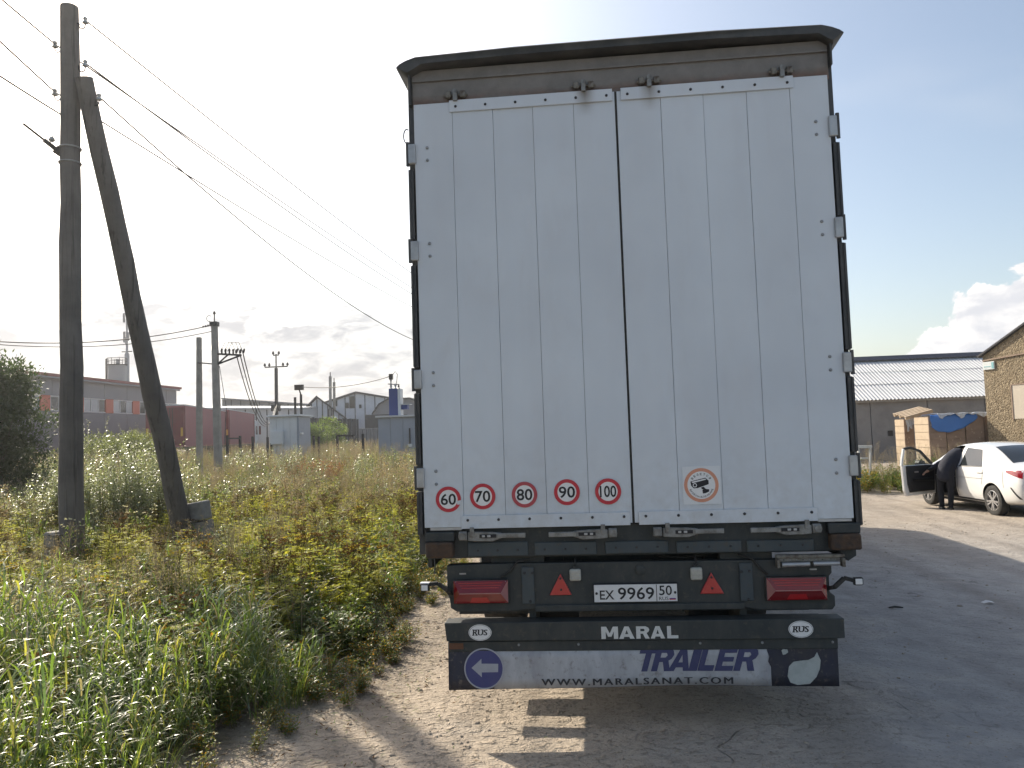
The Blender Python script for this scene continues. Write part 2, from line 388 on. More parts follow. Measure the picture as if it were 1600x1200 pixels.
# ------------------------------------------------------------------ ground
def ground_mat():
    t = NT('dirt_road'); P = t.geo.outputs['Position']
    sep = t.N('ShaderNodeSeparateXYZ'); t.L(P, sep.inputs[0]); X, Y = sep.outputs[0], sep.outputs[1]
    big = t.noise(P, 0.55, 3, 0.6); mid = t.noise(P, 3.2, 5, 0.65); fine = t.noise(P, 42, 3, 0.75); clod = t.noise(t.scaled(P, (1, 1.6, 1)), 13, 3, 0.6, 0.4)
    sand = t.mix(t.mr(mid, 0.35, 0.68), (0.465, 0.39, 0.31), (0.35, 0.295, 0.235))
    asph = t.mix(t.mr(mid, 0.35, 0.7), (0.36, 0.345, 0.33), (0.26, 0.25, 0.24))
    # the wheel-worn asphalt shows towards the yard, sand has blown over its left edge
    edge = t.math('ADD', X, t.math('MULTIPLY', t.math('SUBTRACT', big, 0.5), 3.2))
    edge = t.math('ADD', edge, t.math('MULTIPLY', t.math('SUBTRACT', mid, 0.5), 1.2))
    far = t.mr(Y, 5.0, 11.0)
    af = t.math('MULTIPLY', t.mr(edge, 0.2, 1.9), t.math('SUBTRACT', 1.0, t.math('MULTIPLY', far, 0.75)))
    c = t.mix(af, sand, asph)
    # tyre tracks along the yard
    tw = t.noise(t.scaled(P, (1.4, 0.10, 1)), 1.0, 1, 0.6)
    c = t.mix(t.math('MULTIPLY', t.mr(tw, 0.52, 0.68), 0.35), c, (0.14, 0.12, 0.10))
    pale = t.noise(t.scaled(P, (0.7, 2.4, 1)), 1.1, 3, 0.6, 0.5)
    c = t.mix(t.math('MULTIPLY', t.mr(pale, 0.55, 0.70), 0.35), c, (0.46, 0.42, 0.37))
    # grit, pebbles
    vn = t.N('ShaderNodeTexVoronoi'); t.L(P, vn.inputs['Vector']); vn.inputs['Scale'].default_value = 55; vo = vn.outputs['Distance']; vc = vn.outputs['Color']
    sc = t.N('ShaderNodeSeparateColor'); t.L(vc, sc.inputs[0])
    grit = t.math('MULTIPLY', t.mr(vo, 0.42, 0.25), t.mr(sc.outputs[0], 0.62, 0.70))
    c = t.mix(t.math('MULTIPLY', grit, 0.65), c, t.mix(sc.outputs[1], (0.10, 0.085, 0.07), (0.42, 0.38, 0.33)))
    calm = t.math('SUBTRACT', 1.0, t.math('MULTIPLY', af, 0.65))
    c = t.mix(t.math('MULTIPLY', t.math('MULTIPLY', t.mr(fine, 0.52, 0.72), 0.5), calm), c, (0.085, 0.07, 0.055))
    c = t.mix(t.math('MULTIPLY', t.math('MULTIPLY', t.mr(clod, 0.60, 0.70), 0.45), calm), c, (0.13, 0.105, 0.08))
    # cracks
    wob = t.N('ShaderNodeVectorMath'); wob.operation = 'ADD'; t.L(P, wob.inputs[0])
    nz = t.N('ShaderNodeTexNoise'); nz.inputs['Scale'].default_value = 2.4; nz.inputs['Detail'].default_value = 1; t.L(P, nz.inputs['Vector'])
    s2 = t.N('ShaderNodeVectorMath'); s2.operation = 'SCALE'; s2.inputs['Scale'].default_value = 0.7; t.L(nz.outputs['Color'], s2.inputs[0]); t.L(s2.outputs[0], wob.inputs[1])
    cr = t.vor(wob.outputs[0], 0.62, 'DISTANCE_TO_EDGE')
    crack = t.math('MULTIPLY', t.mr(cr, 0.007, 0.001), t.mr(mid, 0.50, 0.62))
    c = t.mix(t.math('MULTIPLY', crack, 0.55), c, (0.07, 0.06, 0.05))
    # bare soil and litter under the weeds
    wn = t.math('ADD', X, t.math('MULTIPLY', t.math('SUBTRACT', mid, 0.5), 1.0))
    soil = t.mix(t.mr(fine, 0.4, 0.6), (0.075, 0.058, 0.036), (0.16, 0.125, 0.075))
    c = t.mix(t.mr(wn, -2.25, -2.75), c, soil)
    t.L(c, t.p.inputs['Base Color']); t.p.inputs['Roughness'].default_value = 0.93; t.p.inputs['Specular IOR Level'].default_value = 0.25
    h = t.math('ADD', t.math('MULTIPLY', mid, 0.03), t.math('MULTIPLY', fine, 0.016)); h = t.math('ADD', h, t.math('MULTIPLY', t.mr(clod, 0.5, 0.72), 0.022)); h = t.math('SUBTRACT', h, t.math('MULTIPLY', crack, 0.016))
    b = t.bump(t.math('MULTIPLY', h, calm), 1.0, 1.0)
    t.L(b, t.p.inputs['Normal'])
ground_mat()
def axis(lo, hi, step, far):
    a = list(np.arange(lo, hi+1e-6, step)); d = step
    while a[-1] < far: d *= 1.22; a.append(a[-1]+d)
    d = step
    while a[0] > -far: d *= 1.22; a.insert(0, a[0]-d)
    return np.array(a)
gx, gy = axis(-12, 12, 0.16, 400), axis(-5, 20, 0.16, 400)
XX, YY = np.meshgrid(gx, gy); ZZ = H(XX, YY) + 0.006*np.sin(7*XX+3*YY)*np.sin(5*YY-2*XX)
nx, ny = len(gx), len(gy); idx = np.arange(nx*ny).reshape(ny, nx)
me = bpy.data.meshes.new('ground')
me.from_pydata(np.stack([XX.ravel(), YY.ravel(), ZZ.ravel()], 1).tolist(), [], np.stack([idx[:-1, :-1].ravel(), idx[:-1, 1:].ravel(), idx[1:, 1:].ravel(), idx[1:, :-1].ravel()], 1).tolist())
g = link('ground', me, 'dirt_road', None, smooth='all'); tag(g, 'sandy gravel yard with worn grey asphalt and weedy verge', 'ground', kind='structure')

def gpix(px, py, z):
    d = (px-800)/1230*r2 - (py-600)/1230*u2 + fwd; return CAM + d*((z-CAM.z)/d.z)
# loose stones on the road
def stones():
    m = MB(); pts = []
    for _ in range(5200):
        y = -1.8 + 13*random.random()**1.7; x = random.uniform(-2.6, 7.5) if random.random() < 0.5 else random.gauss(-1.4, 0.7)
        s = random.choice((0.004, 0.005, 0.006, 0.008, 0.012)) * random.uniform(0.7, 1.4)*(1+0.07*max(y, 0))
        if random.random() < 0.012: s = random.uniform(0.02, 0.034)
        z = Hf(x, y); a = random.random()*6.3; k = []
        for (ux, uy, uz) in ((1, 0, 0), (0.3, 0.9, 0), (-0.8, 0.5, 0), (-0.7, -0.6, 0), (0.4, -0.9, 0), (0.55, 0.1, 0.5), (-0.1, 0.5, 0.45), (-0.45, -0.1, 0.52), (0.1, -0.5, 0.42)):
            ux *= random.uniform(0.7, 1.3); uy *= random.uniform(0.7, 1.2)
            k.append((x+s*(ux*math.cos(a)-uy*math.sin(a)), y+s*(ux*math.sin(a)+uy*math.cos(a)), z-0.1*s+s*uz))
        m.add(k, [(0, 1, 6, 5), (1, 2, 6), (2, 7, 6), (2, 3, 7), (3, 4, 8), (3, 8, 7), (4, 0, 5, 8), (5, 6, 7, 8)])
    mat('stone', (0.38, 0.32, 0.25), 0.95, noise=(7, 1.0, (0.17, 0.145, 0.12)))
    o = m.build('loose_stones', 'stone', None); tag(o, 'small loose stones and grit scattered on the dirt road', 'stones', kind='stuff')
stones()

# ------------------------------------------------------------------ semi-trailer
T = thing('semi_trailer', 'white two-door rear of a tall semi-trailer with speed stickers and number plate', 'trailer')
def tp(mb, name, m, parent=T, **k): return mb.build(name, m, parent, **k)
# body
tp(MB().box(-1.262, -1.235, 0.13, 13.55, 1.04, 3.98), 'side_curtain', 'curtain')
tp(MB().box(1.235, 1.262, 0.13, 13.55, 1.04, 3.98), 'side_curtain', 'curtain')
tp(MB().box(-1.25, 1.25, 13.56, 13.62, 1.04, 4.0), 'front_wall', 'sticker_white')
tp(MB().prism([(-1.285, 3.985), (-1.24, 4.05), (-0.6, 4.072), (0.6, 4.072), (1.24, 4.05), (1.285, 3.985)], 0.30, 13.6), 'roof', 'tarp_dark')
tp(MB().box(-1.22, 1.22, 0.16, 13.5, 1.06, 1.18), 'floor', 'chassis_dark')
m = MB()
for s in (-1, 1): m.box(s*0.5-0.07, s*0.5+0.07, 0.25, 12.5, 0.72, 1.05)
for y in np.arange(1.2, 12.5, 1.6): m.box(-0.42, 0.42, y-0.05, y+0.05, 0.82, 1.0)
tp(m, 'chassis_rails', 'chassis_dark')
# roof cap with drooping corners
cap = [(-1.347, 4.045), (-1.325, 4.066), (-1.285, 4.084), (-1.22, 4.096), (-0.6, 4.104), (0.6, 4.106), (1.22, 4.100), (1.285, 4.090), (1.33, 4.072), (1.354, 4.052)]
und = [(1.31, 4.012), (1.285, 3.985), (1.262, 3.994), (1.20, 4.034), (0.6, 4.048), (-0.6, 4.046), (-1.18, 4.032), (-1.255, 3.992), (-1.278, 3.984), (-1.305, 4.006)]
m = MB(); n = len(cap)+len(und); poly = cap+und
rows = []
for yy, k in ((-0.055, 1.0), (-0.075, 0.985), (0.0, 1.0), (0.35, 1.0)):
    rows.append([(x*(1 if k == 1.0 else 0.997), yy+0.05*max(0, abs(x)-1.15)/0.2, 4.045+(z-4.045)*(k if k == 1 else 0.75)) for x, z in poly])
rows = [rows[1], rows[0], rows[2], rows[3]]
vs = [v for r in rows for v in r]
fs = [(i*n+j, i*n+(j+1) % n, (i+1)*n+(j+1) % n, (i+1)*n+j) for i in range(3) for j in range(n)] + [tuple(range(n))]
m.add(vs, fs); tp(m, 'roof_cap', 'tarp_dark', smooth=True)
tp(MB().box(-1.270, -1.257, -0.03, 0.02, 3.80, 3.985), 'cap_fold', 'tarp_dark'); tp(MB().box(1.264, 1.274, -0.03, 0.02, 3.86, 3.985), 'cap_fold', 'tarp_dark')
# header beam above the doors
hd = MB().box(-1.255, 1.262, 0.012, 0.12, 3.79, 4.03)
tp(hd, 'header_beam', 'header_steel', bevel=0.006)
tp(MB().box(-1.25, 1.255, -0.004, 0.010, 3.952, 3.962), 'header_seam', 'header_steel')
# corner posts
for s in (-1, 1):
    tp(MB().box(s*1.262-0.024, s*1.262+0.024, 0.03, 0.13, 1.04, 3.97), 'corner_post', 'post_dark', bevel=0.004)
    zs = [(3.40, 2.96), (2.80, 2.17), (2.015, 1.58), (1.42, 1.16)]
    for a, b in zs:
        tp(MB().box(s*1.272-0.014, s*1.272+0.016, -0.004, 0.028, b, a).box(s*1.283-0.004, s*1.283+0.010, -0.012, -0.005, b+0.005, a-0.004), 'hinge_rod', 'post_dark', bevel=0.003)
# strap loop hanging at the left post
lp = [(-1.285+0.02*math.cos(t)-0.012, 0.02, 3.62+0.045*math.sin(t)) for t in np.linspace(R(60), R(300), 12)]
tp(MB().tube(lp, 0.004, 6), 'strap_loop', 'post_dark')


GL = {'M': [[(0, 0), (0, 1), (.3, 1), (.5, .45), (.7, 1), (1, 1), (1, 0), (.74, 0), (.74, .6), (.6, .18), (.4, .18), (.26, .6), (.26, 0)]],
 'A': [[(0, 0), (.36, 1), (.5, 1), (.5, .72), (.29, 0)], [(1, 0), (.64, 1), (.5, 1), (.5, .72), (.71, 0)], [(.337, .16), (.663, .16), (.599, .38), (.401, .38)]],
 'R': [[(0, 0), (0, 1), (.7, 1), (.92, .9), (1, .72), (.92, .54), (.78, .46), (1, 0), (.68, 0), (.5, .4), (.32, .4), (.32, .6), (.6, .6), (.68, .7), (.6, .8), (.32, .8), (.32, 0)]],
 'L': [[(0, 0), (1, 0), (1, .25), (.36, .25), (.36, 1), (0, 1)]], 'T': [[(0, 1), (1, 1), (1, .78), (.66, .78), (.66, 0), (.34, 0), (.34, .78), (0, .78)]],
 'I': [[(0, 0), (1, 0), (1, 1), (0, 1)]], 'E': [[(0, 0), (1, 0), (1, .22), (.35, .22), (.35, .4), (.92, .4), (.92, .6), (.35, .6), (.35, .78), (1, .78), (1, 1), (0, 1)]]}
# the R is one outline: close its counter at mid height so that it stays simple
GL['R'] = [[(0, 0), (0, 1), (.7, 1), (.92, .9), (1, .72), (.92, .54), (.78, .46), (1, 0), (.68, 0), (.5, .4), (.32, .4), (.32, 0)]]
GC = {'R': [(.32, .6), (.58, .6), (.66, .7), (.58, .8), (.32, .8)]}
def glyph(ch, a, b, z0, z1, y, m_, parent, shear=0.0, fn=None, hole=None):
    def mp(P): return [(a+(b-a)*u+shear*(z1-z0)*v, z0+(z1-z0)*v) for u, v in P]
    m = MB()
    for P in GL[ch]: m.flat(mp(P), y, fn)
    m.build('lettering', m_, parent)
    if ch in GC and hole: m = MB(); m.flat(mp(GC[ch]), y-0.0006, fn); m.build('letter_counter', hole, parent)
# doors
bolt_me = MB().lathe((0, 0, 0), (0, -1, 0), [(0.0085, 0), (0.0085, 0.003), (0.005, 0.006), (0.0, 0.0065)], 10).mesh('bolt')
bolt_me.materials.append(M_['bolt_dark'])
bolt_gr = bolt_me.copy(); bolt_gr.materials.clear(); bolt_gr.materials.append(M_['bolt_grey'])
def put_bolt(x, z, parent, y, grey=False, sc=1.0):
    o = bpy.data.objects.new('bolt', bolt_gr if grey else bolt_me); C.objects.link(o); o.parent = parent; o.location = (x, y, z); o.scale = (sc, sc, sc)
def door(edges, s, strip, label):
    d = empty('door'); d.parent = T; d['label'] = label
    for i in range(len(edges)-1):
        a, b = edges[i], edges[i+1]
        outer = (s < 0 and i == 0) or (s > 0 and i == len(edges)-2)
        z0, z1 = (1.203, 3.808) if outer else (1.205, 3.802)
        dy = -0.004*(i % 2)*0.5
        MB().box(a+0.0009, b-0.0009, dy-0.003 if outer else dy, 0.028, z0, z1).build('panel', 'door_white', d, bevel=0.0012, seg=1)
    MB().box(edges[0]+0.02, edges[-1]-0.01, 0.0285, 0.034, 1.19, 3.79).build('backing_sheet', 'chassis_dark', d)
    for (z0, z1) in ((1.193, 1.270), (3.742, 3.816)):
        MB().box(strip[0], strip[1], -0.0135, -0.0045, z0, z1).build('edge_strip', 'door_white', d, bevel=0.002)
        zc = (z0+z1)/2+0.012 if z0 < 2 else (z0+z1)/2-0.004
        for k in range(6):
            put_bolt(strip[0]+0.04+(strip[1]-strip[0]-0.075)*k/5, zc, d, -0.0135)
    ox = s*1.166
    for zt in (3.53, 2.93, 2.135, 1.54):
        for dz in (0, -0.078): put_bolt(ox, zt+dz, d, -0.003, True, 1.15)
    for zt, zb in ((3.556, 3.431), (2.949, 2.826), (2.155, 2.038), (1.562, 1.443)):
        h = MB().box(min(s*1.236, s*1.287), max(s*1.236, s*1.287), -0.022, 0.0, zb, zt)
        hb = h.build('hinge', 'galv', d, bevel=0.006)
        MB().tube([(s*1.287, -0.012, zb-0.012), (s*1.287, -0.012, zt+0.012)], 0.012, 10).build('hinge_pin', 'post_dark', d, smooth=True)
    return d
door([-1.245, -1.004, -0.752, -0.506, -0.257, -0.006], -1, (-1.02, -0.020), 'left white rear door leaf with five panels')
door([0.006, 0.268, 0.520, 0.774, 1.026, 1.248], 1, (0.031, 1.047), 'right white rear door leaf with five panels')
tp(MB().box(-0.005, 0.005, 0.004, 0.02, 1.2, 3.80), 'door_seal', 'rubber')
tp(MB().box(-1.21, -1.02, -0.002, 0.02, 1.186, 1.2015), 'sill_lip', 'galv'); tp(MB().box(1.05, 1.235, -0.002, 0.02, 1.186, 1.2015), 'sill_lip', 'galv')
# top latches
for x, s in ((-0.98, 0.8), (-0.192, 1), (0.203, 1), (0.983, 1)):
    k = empty('top_latch', (x, 0, 3.852)); k.parent = T
    for q in (-0.044, 0.046): MB().box(q-0.017, q+0.017, -0.022, 0.010, -0.022, 0.020).build('keeper', 'latch_rusty', k, bevel=0.005)
    MB().box(-0.013, 0.013, -0.034, 0.011, -0.045, 0.018).cyl((0, -0.036, 0.012), (0, 1, 0), 0.016, 0.03, 12).build('cam_bolt', 'latch_steel', k, bevel=0.003)
    MB().tube([(-0.075, -0.008, -0.004), (0.075, -0.008, -0.004)], 0.009, 8).build('cam_rod', 'latch_rusty', k)
# bottom latches, mirrored in pairs
def latch(x, s):
    k = empty('door_latch', (x, -0.018, 1.152)); k.parent = T
    def b(x0, x1, *r): return MB().box(min(s*x0, s*x1), max(s*x0, s*x1), *r)
    b(0.0, 0.05, -0.012, 0.017, -0.026, 0.026).build('keeper', 'latch_steel', k, bevel=0.006)
    pl = MB().prism([(s*0.055, -0.028), (s*0.10, -0.032), (s*0.20, -0.034), (s*0.255, -0.018), (s*0.255, 0.014), (s*0.20, 0.020), (s*0.09, 0.024), (s*0.055, 0.02)], -0.014, 0.012)
    pl.build('latch_body', 'latch_steel', k, bevel=0.004)
    b(0.235, 0.40, -0.030, -0.016, -0.014, 0.014).build('handle', 'latch_steel', k, bevel=0.004)
    b(0.125, 0.225, -0.0175, -0.0145, -0.012, 0.008).build('slot', 'ink', k)
    b(0.14, 0.158, -0.022, -0.018, -0.008, 0.005).box(s*0.182-0.01, s*0.182+0.01, -0.022, -0.018, -0.008, 0.005).build('spring_catch', 'galv', k, bevel=0.002)
    b(0.068, 0.094, -0.022, -0.015, 0.0, 0.052).build('cam_bolt', 'latch_steel', k, bevel=0.003)
    MB().cyl((s*0.02, -0.022, 0), (0, 1, 0), 0.022, 0.012, 14).build('pivot', 'latch_steel', k, bevel=0.002)
latch(-1.035, 1); latch(-0.10, -1); latch(0.11, 1); latch(1.058, -1)
# rear frame and its five plates
tp(MB().box(-1.24, 1.255, 0.036, 0.15, 1.012, 1.20), 'rear_frame', 'chassis_dark', bevel=0.008)
for a, b, z0, z1 in ((-0.992, -0.628, 1.022, 1.108), (-0.590, -0.222, 1.022, 1.100), (-0.172, 0.196, 1.024, 1.096), (0.243, 0.616, 1.020, 1.088), (0.646, 1.024, 1.018, 1.086)):
    pl = tp(MB().box(a, b, 0.018, 0.034, z0, z1), 'frame_plate', 'frame_blue', bevel=0.006)
    for k in range(3): put_bolt(a+(b-a)*(0.17+0.33*k), z0+0.036, pl, 0.018, False, 0.75)
for s, x0, x1 in ((-1, -1.235, -1.07), (1, 1.105, 1.272)):
    tp(MB().box(x0, x1, -0.045, 0.035, 1.028, 1.118), 'rubber_buffer', 'rust_block', bevel=0.012)
    tp(MB().box(x0-0.006, x1+0.006, -0.016, 0.034, 1.119, 1.178), 'buffer_bracket', 'chassis_dark', bevel=0.006)
tp(MB().prism([(1.16, 1.03), (1.262, 1.03), (1.262, 0.985), (1.215, 0.955), (1.19, 0.99)], 0.04, 0.10), 'corner_bracket', 'chassis_dark')
tp(MB().tube([(-1.19, 0.0, 1.03), (-1.188, -0.005, 0.97), (-1.192, 0.0, 0.93)], 0.004, 6), 'hanging_cord', 'post_dark')
# cable-box under the right corner
gb = empty('ladder_step'); gb.parent = T
MB().box(0.80, 1.18, -0.02, 0.02, 0.984, 1.004).build('top_rail', 'latch_rusty', gb, bevel=0.004)
MB().tube([(0.83, -0.012, 0.948), (0.985, -0.012, 0.950)], 0.013, 10).build('roller', 'galv', gb, smooth=True)
MB().tube([(1.005, -0.012, 0.951), (1.15, -0.012, 0.952)], 0.013, 10).build('roller', 'galv', gb, smooth=True)
for q in (0.80, 1.162): MB().box(q, q+0.018, -0.03, 0.02, 0.932, 0.983).build('end_plate', 'latch_rusty', gb, bevel=0.003)
MB().box(0.82, 1.16, 0.002, 0.012, 0.963, 0.983).build('perforated_plate', 'latch_steel', gb)
for k in range(9): put_bolt(0.845+0.036*k, 0.973, gb, 0.001, k % 3 != 0, 0.45)
# hangers between chassis and lamp bar
for q in ((-0.86, -0.54, 0.09, 0.20, 0.90), (0.50, 0.80, 0.09, 0.2, 0.90), (-0.54, 0.5, 0.3, 0.4, 0.86)): tp(MB().box(*q, 1.05), 'hanger', 'chassis_dark')
# lamp bar
bar = [(-1.128, 0.968), (-1.02, 0.971), (-0.83, 0.975), (0.80, 0.968), (1.125, 0.955), (1.125, 0.885), (1.108, 0.868), (1.108, 0.775), (1.135, 0.755), (1.135, 0.70), (1.118, 0.676), (0.70, 0.680), (0.62, 0.694), (-0.62, 0.700), (-0.72, 0.690), (-1.07, 0.690), (-1.112, 0.715), (-1.112, 0.75), (-1.118, 0.775), (-1.128, 0.80)]
tp(MB().prism(bar, 0.055, 0.13), 'lamp_bar', 'chassis_dark', bevel=0.006)
tp(MB().box(-0.60, 0.62, 0.035, 0.054, 0.688, 0.728), 'lower_lip', 'chassis_dark', bevel=0.006)
for q in (-0.675, 0.60): tp(MB().box(q, q+0.075, 0.040, 0.054, 0.735, 0.952), 'bracket_plate', 'frame_blue', bevel=0.004)
for x, z in ((-0.655, 0.918), (-0.608, 0.918), (-0.627, 0.752), (0.611, 0.905), (0.656, 0.907), (0.643, 0.745)): put_bolt(x, z, T, 0.040 if abs(x) < 0.675 else 0.05)
for q, z in ((-1.05, 0.914), (1.0, 0.905)): tp(MB().box(q, q+0.039, 0.048, 0.0545, z, z+0.008), 'slot_mark', 'galv')
tp(MB().lathe((0.03, 0.056, 0.922), (0, -1, 0), [(0.030, 0), (0.030, 0.012), (0.018, 0.016), (0.0, 0.016)], 18), 'socket_cap', 'chassis_dark', smooth=True)
# tail lamps: a lens that rises to a ridge like a hipped roof
def tail_lamp(x0, x1, z0, z1, outer):
    k = empty('tail_lamp'); k.parent = T
    MB().box(x0-0.006, x1+0.006, 0.02, 0.0545, z0-0.006, z1+0.006).build('housing', 'rubber', k, bevel=0.006)
    zc = (z0+z1)/2-0.002; a, b = x0+0.038, x1-0.038
    V = [(x0, 0.02, z0), (x1, 0.02, z0), (x1, 0.02, z1), (x0, 0.02, z1), (a, -0.018, zc-0.004), (b, -0.018, zc-0.004), (b, -0.018, zc+0.004), (a, -0.018, zc+0.004)]
    MB().add(V, [(0, 1, 5, 4), (2, 3, 7, 6), (4, 5, 6, 7)]).build('lens', 'lamp_red', k)
    e = (V[0], V[4], V[7], V[3]); f = (V[1], V[2], V[6], V[5])
    inn, out_ = ((f, e) if outer < 0 else (e, f))
    MB().add(list(inn), [(0, 1, 2, 3)]).build('side_facet', 'lamp_pink', k)
    MB().add(list(out_), [(0, 1, 2, 3)]).build('side_facet', 'lamp_red', k)
    MB().box(a, b, -0.0205, -0.0185, zc-0.0025, zc+0.0025).build('ridge', 'lamp_pink', k)
    xm = (x0+x1)/2+(-0.005 if outer < 0 else 0.0); s_ = lambda z: 0.02-0.038*(z-z0)/(zc-z0)-0.002
    q = [(xm-0.06, z0+0.004), (xm+0.06, z0+0.004), (xm+0.045, z0+0.038), (xm-0.045, z0+0.038)]
    MB().add([(x, s_(z), z) for x, z in q], [(0, 1, 2, 3)]).build('reflector', 'lamp_red_bright', k)
    for j in range(3):
        zz = z1-0.012-0.013*j; yy = 0.02-0.038*(z1-zz)/(z1-zc)-0.0015
        MB().box(x0+0.03+0.01*j, x1-0.03-0.01*j, yy-0.0012, yy, zz-0.0018, zz+0.0018).build('lens_rib', 'lamp_red_bright', k)
tail_lamp(-1.083, -0.757, 0.748, 0.880, -1); tail_lamp(0.746, 1.080, 0.742, 0.868, 1)
for xa, xl, xr, za, zb in ((-0.443, -0.511, -0.379, 0.910, 0.785), (0.437, 0.369, 0.506, 0.903, 0.780)):
    k = empty('triangle_reflector'); k.parent = T
    MB().prism([(xl, zb), (xr, zb), (xa, za)], 0.036, 0.0545).build('plate', 'reflector_red', k, bevel=0.004)
    put_bolt(xa, za-0.028, k, 0.036, False, 0.8); put_bolt(xa+0.002, zb+0.032, k, 0.036, False, 0.8)
for x0, x1, z0, z1 in ((-0.388, -0.320, 0.867, 0.938), (0.317, 0.386, 0.861, 0.935)):
    k = empty('work_lamp'); k.parent = T
    MB().box(x0, x1, 0.02, 0.0545, z0, z1).build('lens', 'worklamp', k, bevel=0.012, seg=3)
    for j in range(1, 4): MB().box(x0+0.006, x1-0.006, 0.0175, 0.0197, z0+(z1-z0)*j/4-0.001, z0+(z1-z0)*j/4+0.001).build('lens_rib', 'galv', k)
    MB().box((x0+x1)/2-0.012, (x0+x1)/2+0.012, 0.03, 0.0545, z1+0.001, z1+0.016).build('lug', 'chassis_dark', k)
# number plate
k = empty('number_plate'); k.parent = T
MB().box(-0.252, 0.242, 0.034, 0.0545, 0.737, 0.847).build('backing', 'ink', k, bevel=0.003)
MB().box(-0.247, 0.236, 0.031, 0.0335, 0.742, 0.842).build('plate', 'plate_white', k, bevel=0.001)
text('lettering', 'EX', (-0.214, -0.130, 0.757, 0.810), 0.0300, 'ink', k, 0.012)
text('lettering', '9969', (-0.108, 0.103, 0.755, 0.826), 0.0300, 'ink', k, 0.012)
text('lettering', '50', (0.132, 0.206, 0.777, 0.834), 0.0300, 'ink', k, 0.012)
text('lettering', 'RUS', (0.130, 0.184, 0.749, 0.769), 0.0300, 'ink', k, 0.0)
MB().box(0.115, 0.119, 0.0298, 0.0305, 0.744, 0.840).build('divider', 'ink', k)
for i, mm in enumerate(('sticker_white', 'blue_flag', 'sticker_red')): MB().box(0.190, 0.226, 0.0295, 0.0302, 0.762-0.0055*i, 0.7672-0.0055*i).build('flag_stripe', mm, k)
put_bolt(-0.233, 0.793, k, 0.031, False, 0.9); put_bolt(0.224, 0.793, k, 0.031, False, 0.9)
# marker lamps on arms
for s, pts, tip in ((-1, [(-1.105, 0.05, 0.800), (-1.118, 0.0, 0.832), (-1.172, 0, 0.872), (-1.225, 0, 0.870)], (-1.252, 0.850)), (1, [(1.10, 0.05, 0.80), (1.118, 0.0, 0.815), (1.175, 0.0, 0.866), (1.225, 0, 0.852)], (1.250, 0.847))):
    k = empty('marker_lamp'); k.parent = T
    m = MB()
    for a, b in zip(pts[:-1], pts[1:]): m.bar(a, b, 0.03, 0.022)
    m.build('rubber_arm', 'rubber', k, bevel=0.004)
    x, z = tip
    MB().box(x-0.026, x+0.026, -0.014, 0.014, z-0.022, z+0.022).build('lamp_body', 'rubber', k, bevel=0.006)
    MB().box(x-0.019, x+0.019, -0.019, -0.015, z-0.016, z+0.016).build('lens', 'white_plastic', k, bevel=0.004)
    if s < 0: MB().box(x-0.027, x+0.03, -0.014, 0.02, z+0.0225, z+0.030).build('top_cover', 'white_plastic', k)
# bumper
bp = empty('bumper'); bp.parent = T
MB().prism([(-1.138, 0.643), (1.156, 0.643), (1.156, 0.533), (1.10, 0.530), (-1.128, 0.536)], -0.018, 0.105).build('beam', 'chassis_dark', bp, bevel=0.005)
MB().box(-1.12, 1.12, 0.0, 0.08, 0.47, 0.529).build('lower_beam', 'chassis_dark', bp, bevel=0.004)
MB().box(-1.115, -1.03, -0.006, -0.001, 0.487, 0.522).build('side_reflector', 'orange_dim', bp)
for i, (ch, a, b) in enumerate((('M', -0.215, -0.118), ('A', -0.113, -0.024), ('R', -0.014, 0.062), ('A', 0.068, 0.150), ('L', 0.163, 0.226))):
    glyph(ch, a, b, 0.542, 0.612, -0.0195, 'letter_white', bp, 0.0, None, 'chassis_dark')
for cx in (-0.926, 0.914):
    k = empty('oval_sticker'); k.parent = T
    MB().flat(disc(cx, 0.586, 0.0685, 48, 0.047), -0.0195).build('oval', 'sticker_white', k)
    m = MB(); ring(m, cx, 0.586, 0.0625, 0.0645, -0.0202, 48, 0.67); m.build('outline', 'ink', k)
    for q in range(3): text('lettering', 'RUS', (cx-0.045+0.002*q, cx+0.041+0.002*q, 0.570, 0.603), -0.0203-0.0002*q, 'ink', k, 0.0, 0.12)
    m = MB()
    for dx in (-0.041, -0.022, -0.012, 0.010): m.flat([(cx+dx-0.006, 0.6), (cx+dx+0.008, 0.6), (cx+dx+0.009, 0.604), (cx+dx-0.005, 0.604)], -0.0212)
    for dx in (-0.042, -0.022): m.flat([(cx+dx-0.007, 0.569), (cx+dx+0.008, 0.569), (cx+dx+0.009, 0.573), (cx+dx-0.006, 0.573)], -0.0212)
    m.build('serif', 'ink', k)
# rubber apron with printing; it hangs slightly wavy
def wave(x, z): 
    t = (0.485-z)/0.23
    return 0.012*t*math.sin(2.1*x+0.6) + 0.006*t*math.sin(6.3*x)
ap = empty('rubber_apron'); ap.parent = T
def sheet(x0, x1, z0, z1, y, m_, name, n=60, low=None, thick=0.006):
    m = MB(); vs = []
    for i in range(n+1):
        x = x0+(x1-x0)*i/n
        for j in range(5):
            zb = z0 if low is None else low(x)
            z = zb+(z1-zb)*j/4; vs.append((x, y+wave(x, z), z))
    fs = [(i*5+j, (i+1)*5+j, (i+1)*5+j+1, i*5+j+1) for i in range(n) for j in range(4)]
    m.add(vs, fs); o = m.build(name, m_, ap, smooth='all')
    s_ = o.modifiers.new('solid', 'SOLIDIFY'); s_.thickness = thick; s_.offset = 0
    return o
low = lambda x: 0.257 + 0.006*math.sin(1.9*x+0.9)
sheet(-1.124, 1.118, 0.26, 0.530, -0.004+0.016, 'flap_navy', 'backing', 60, lambda x: low(x)-0.001, 0.008)
sheet(-0.853, 0.742, 0.26, 0.486, 0.005, 'flap_white', 'white_panel', 60, lambda x: low(x)+0.002, 0.002)
def wb(x, z): return wave(x, z)
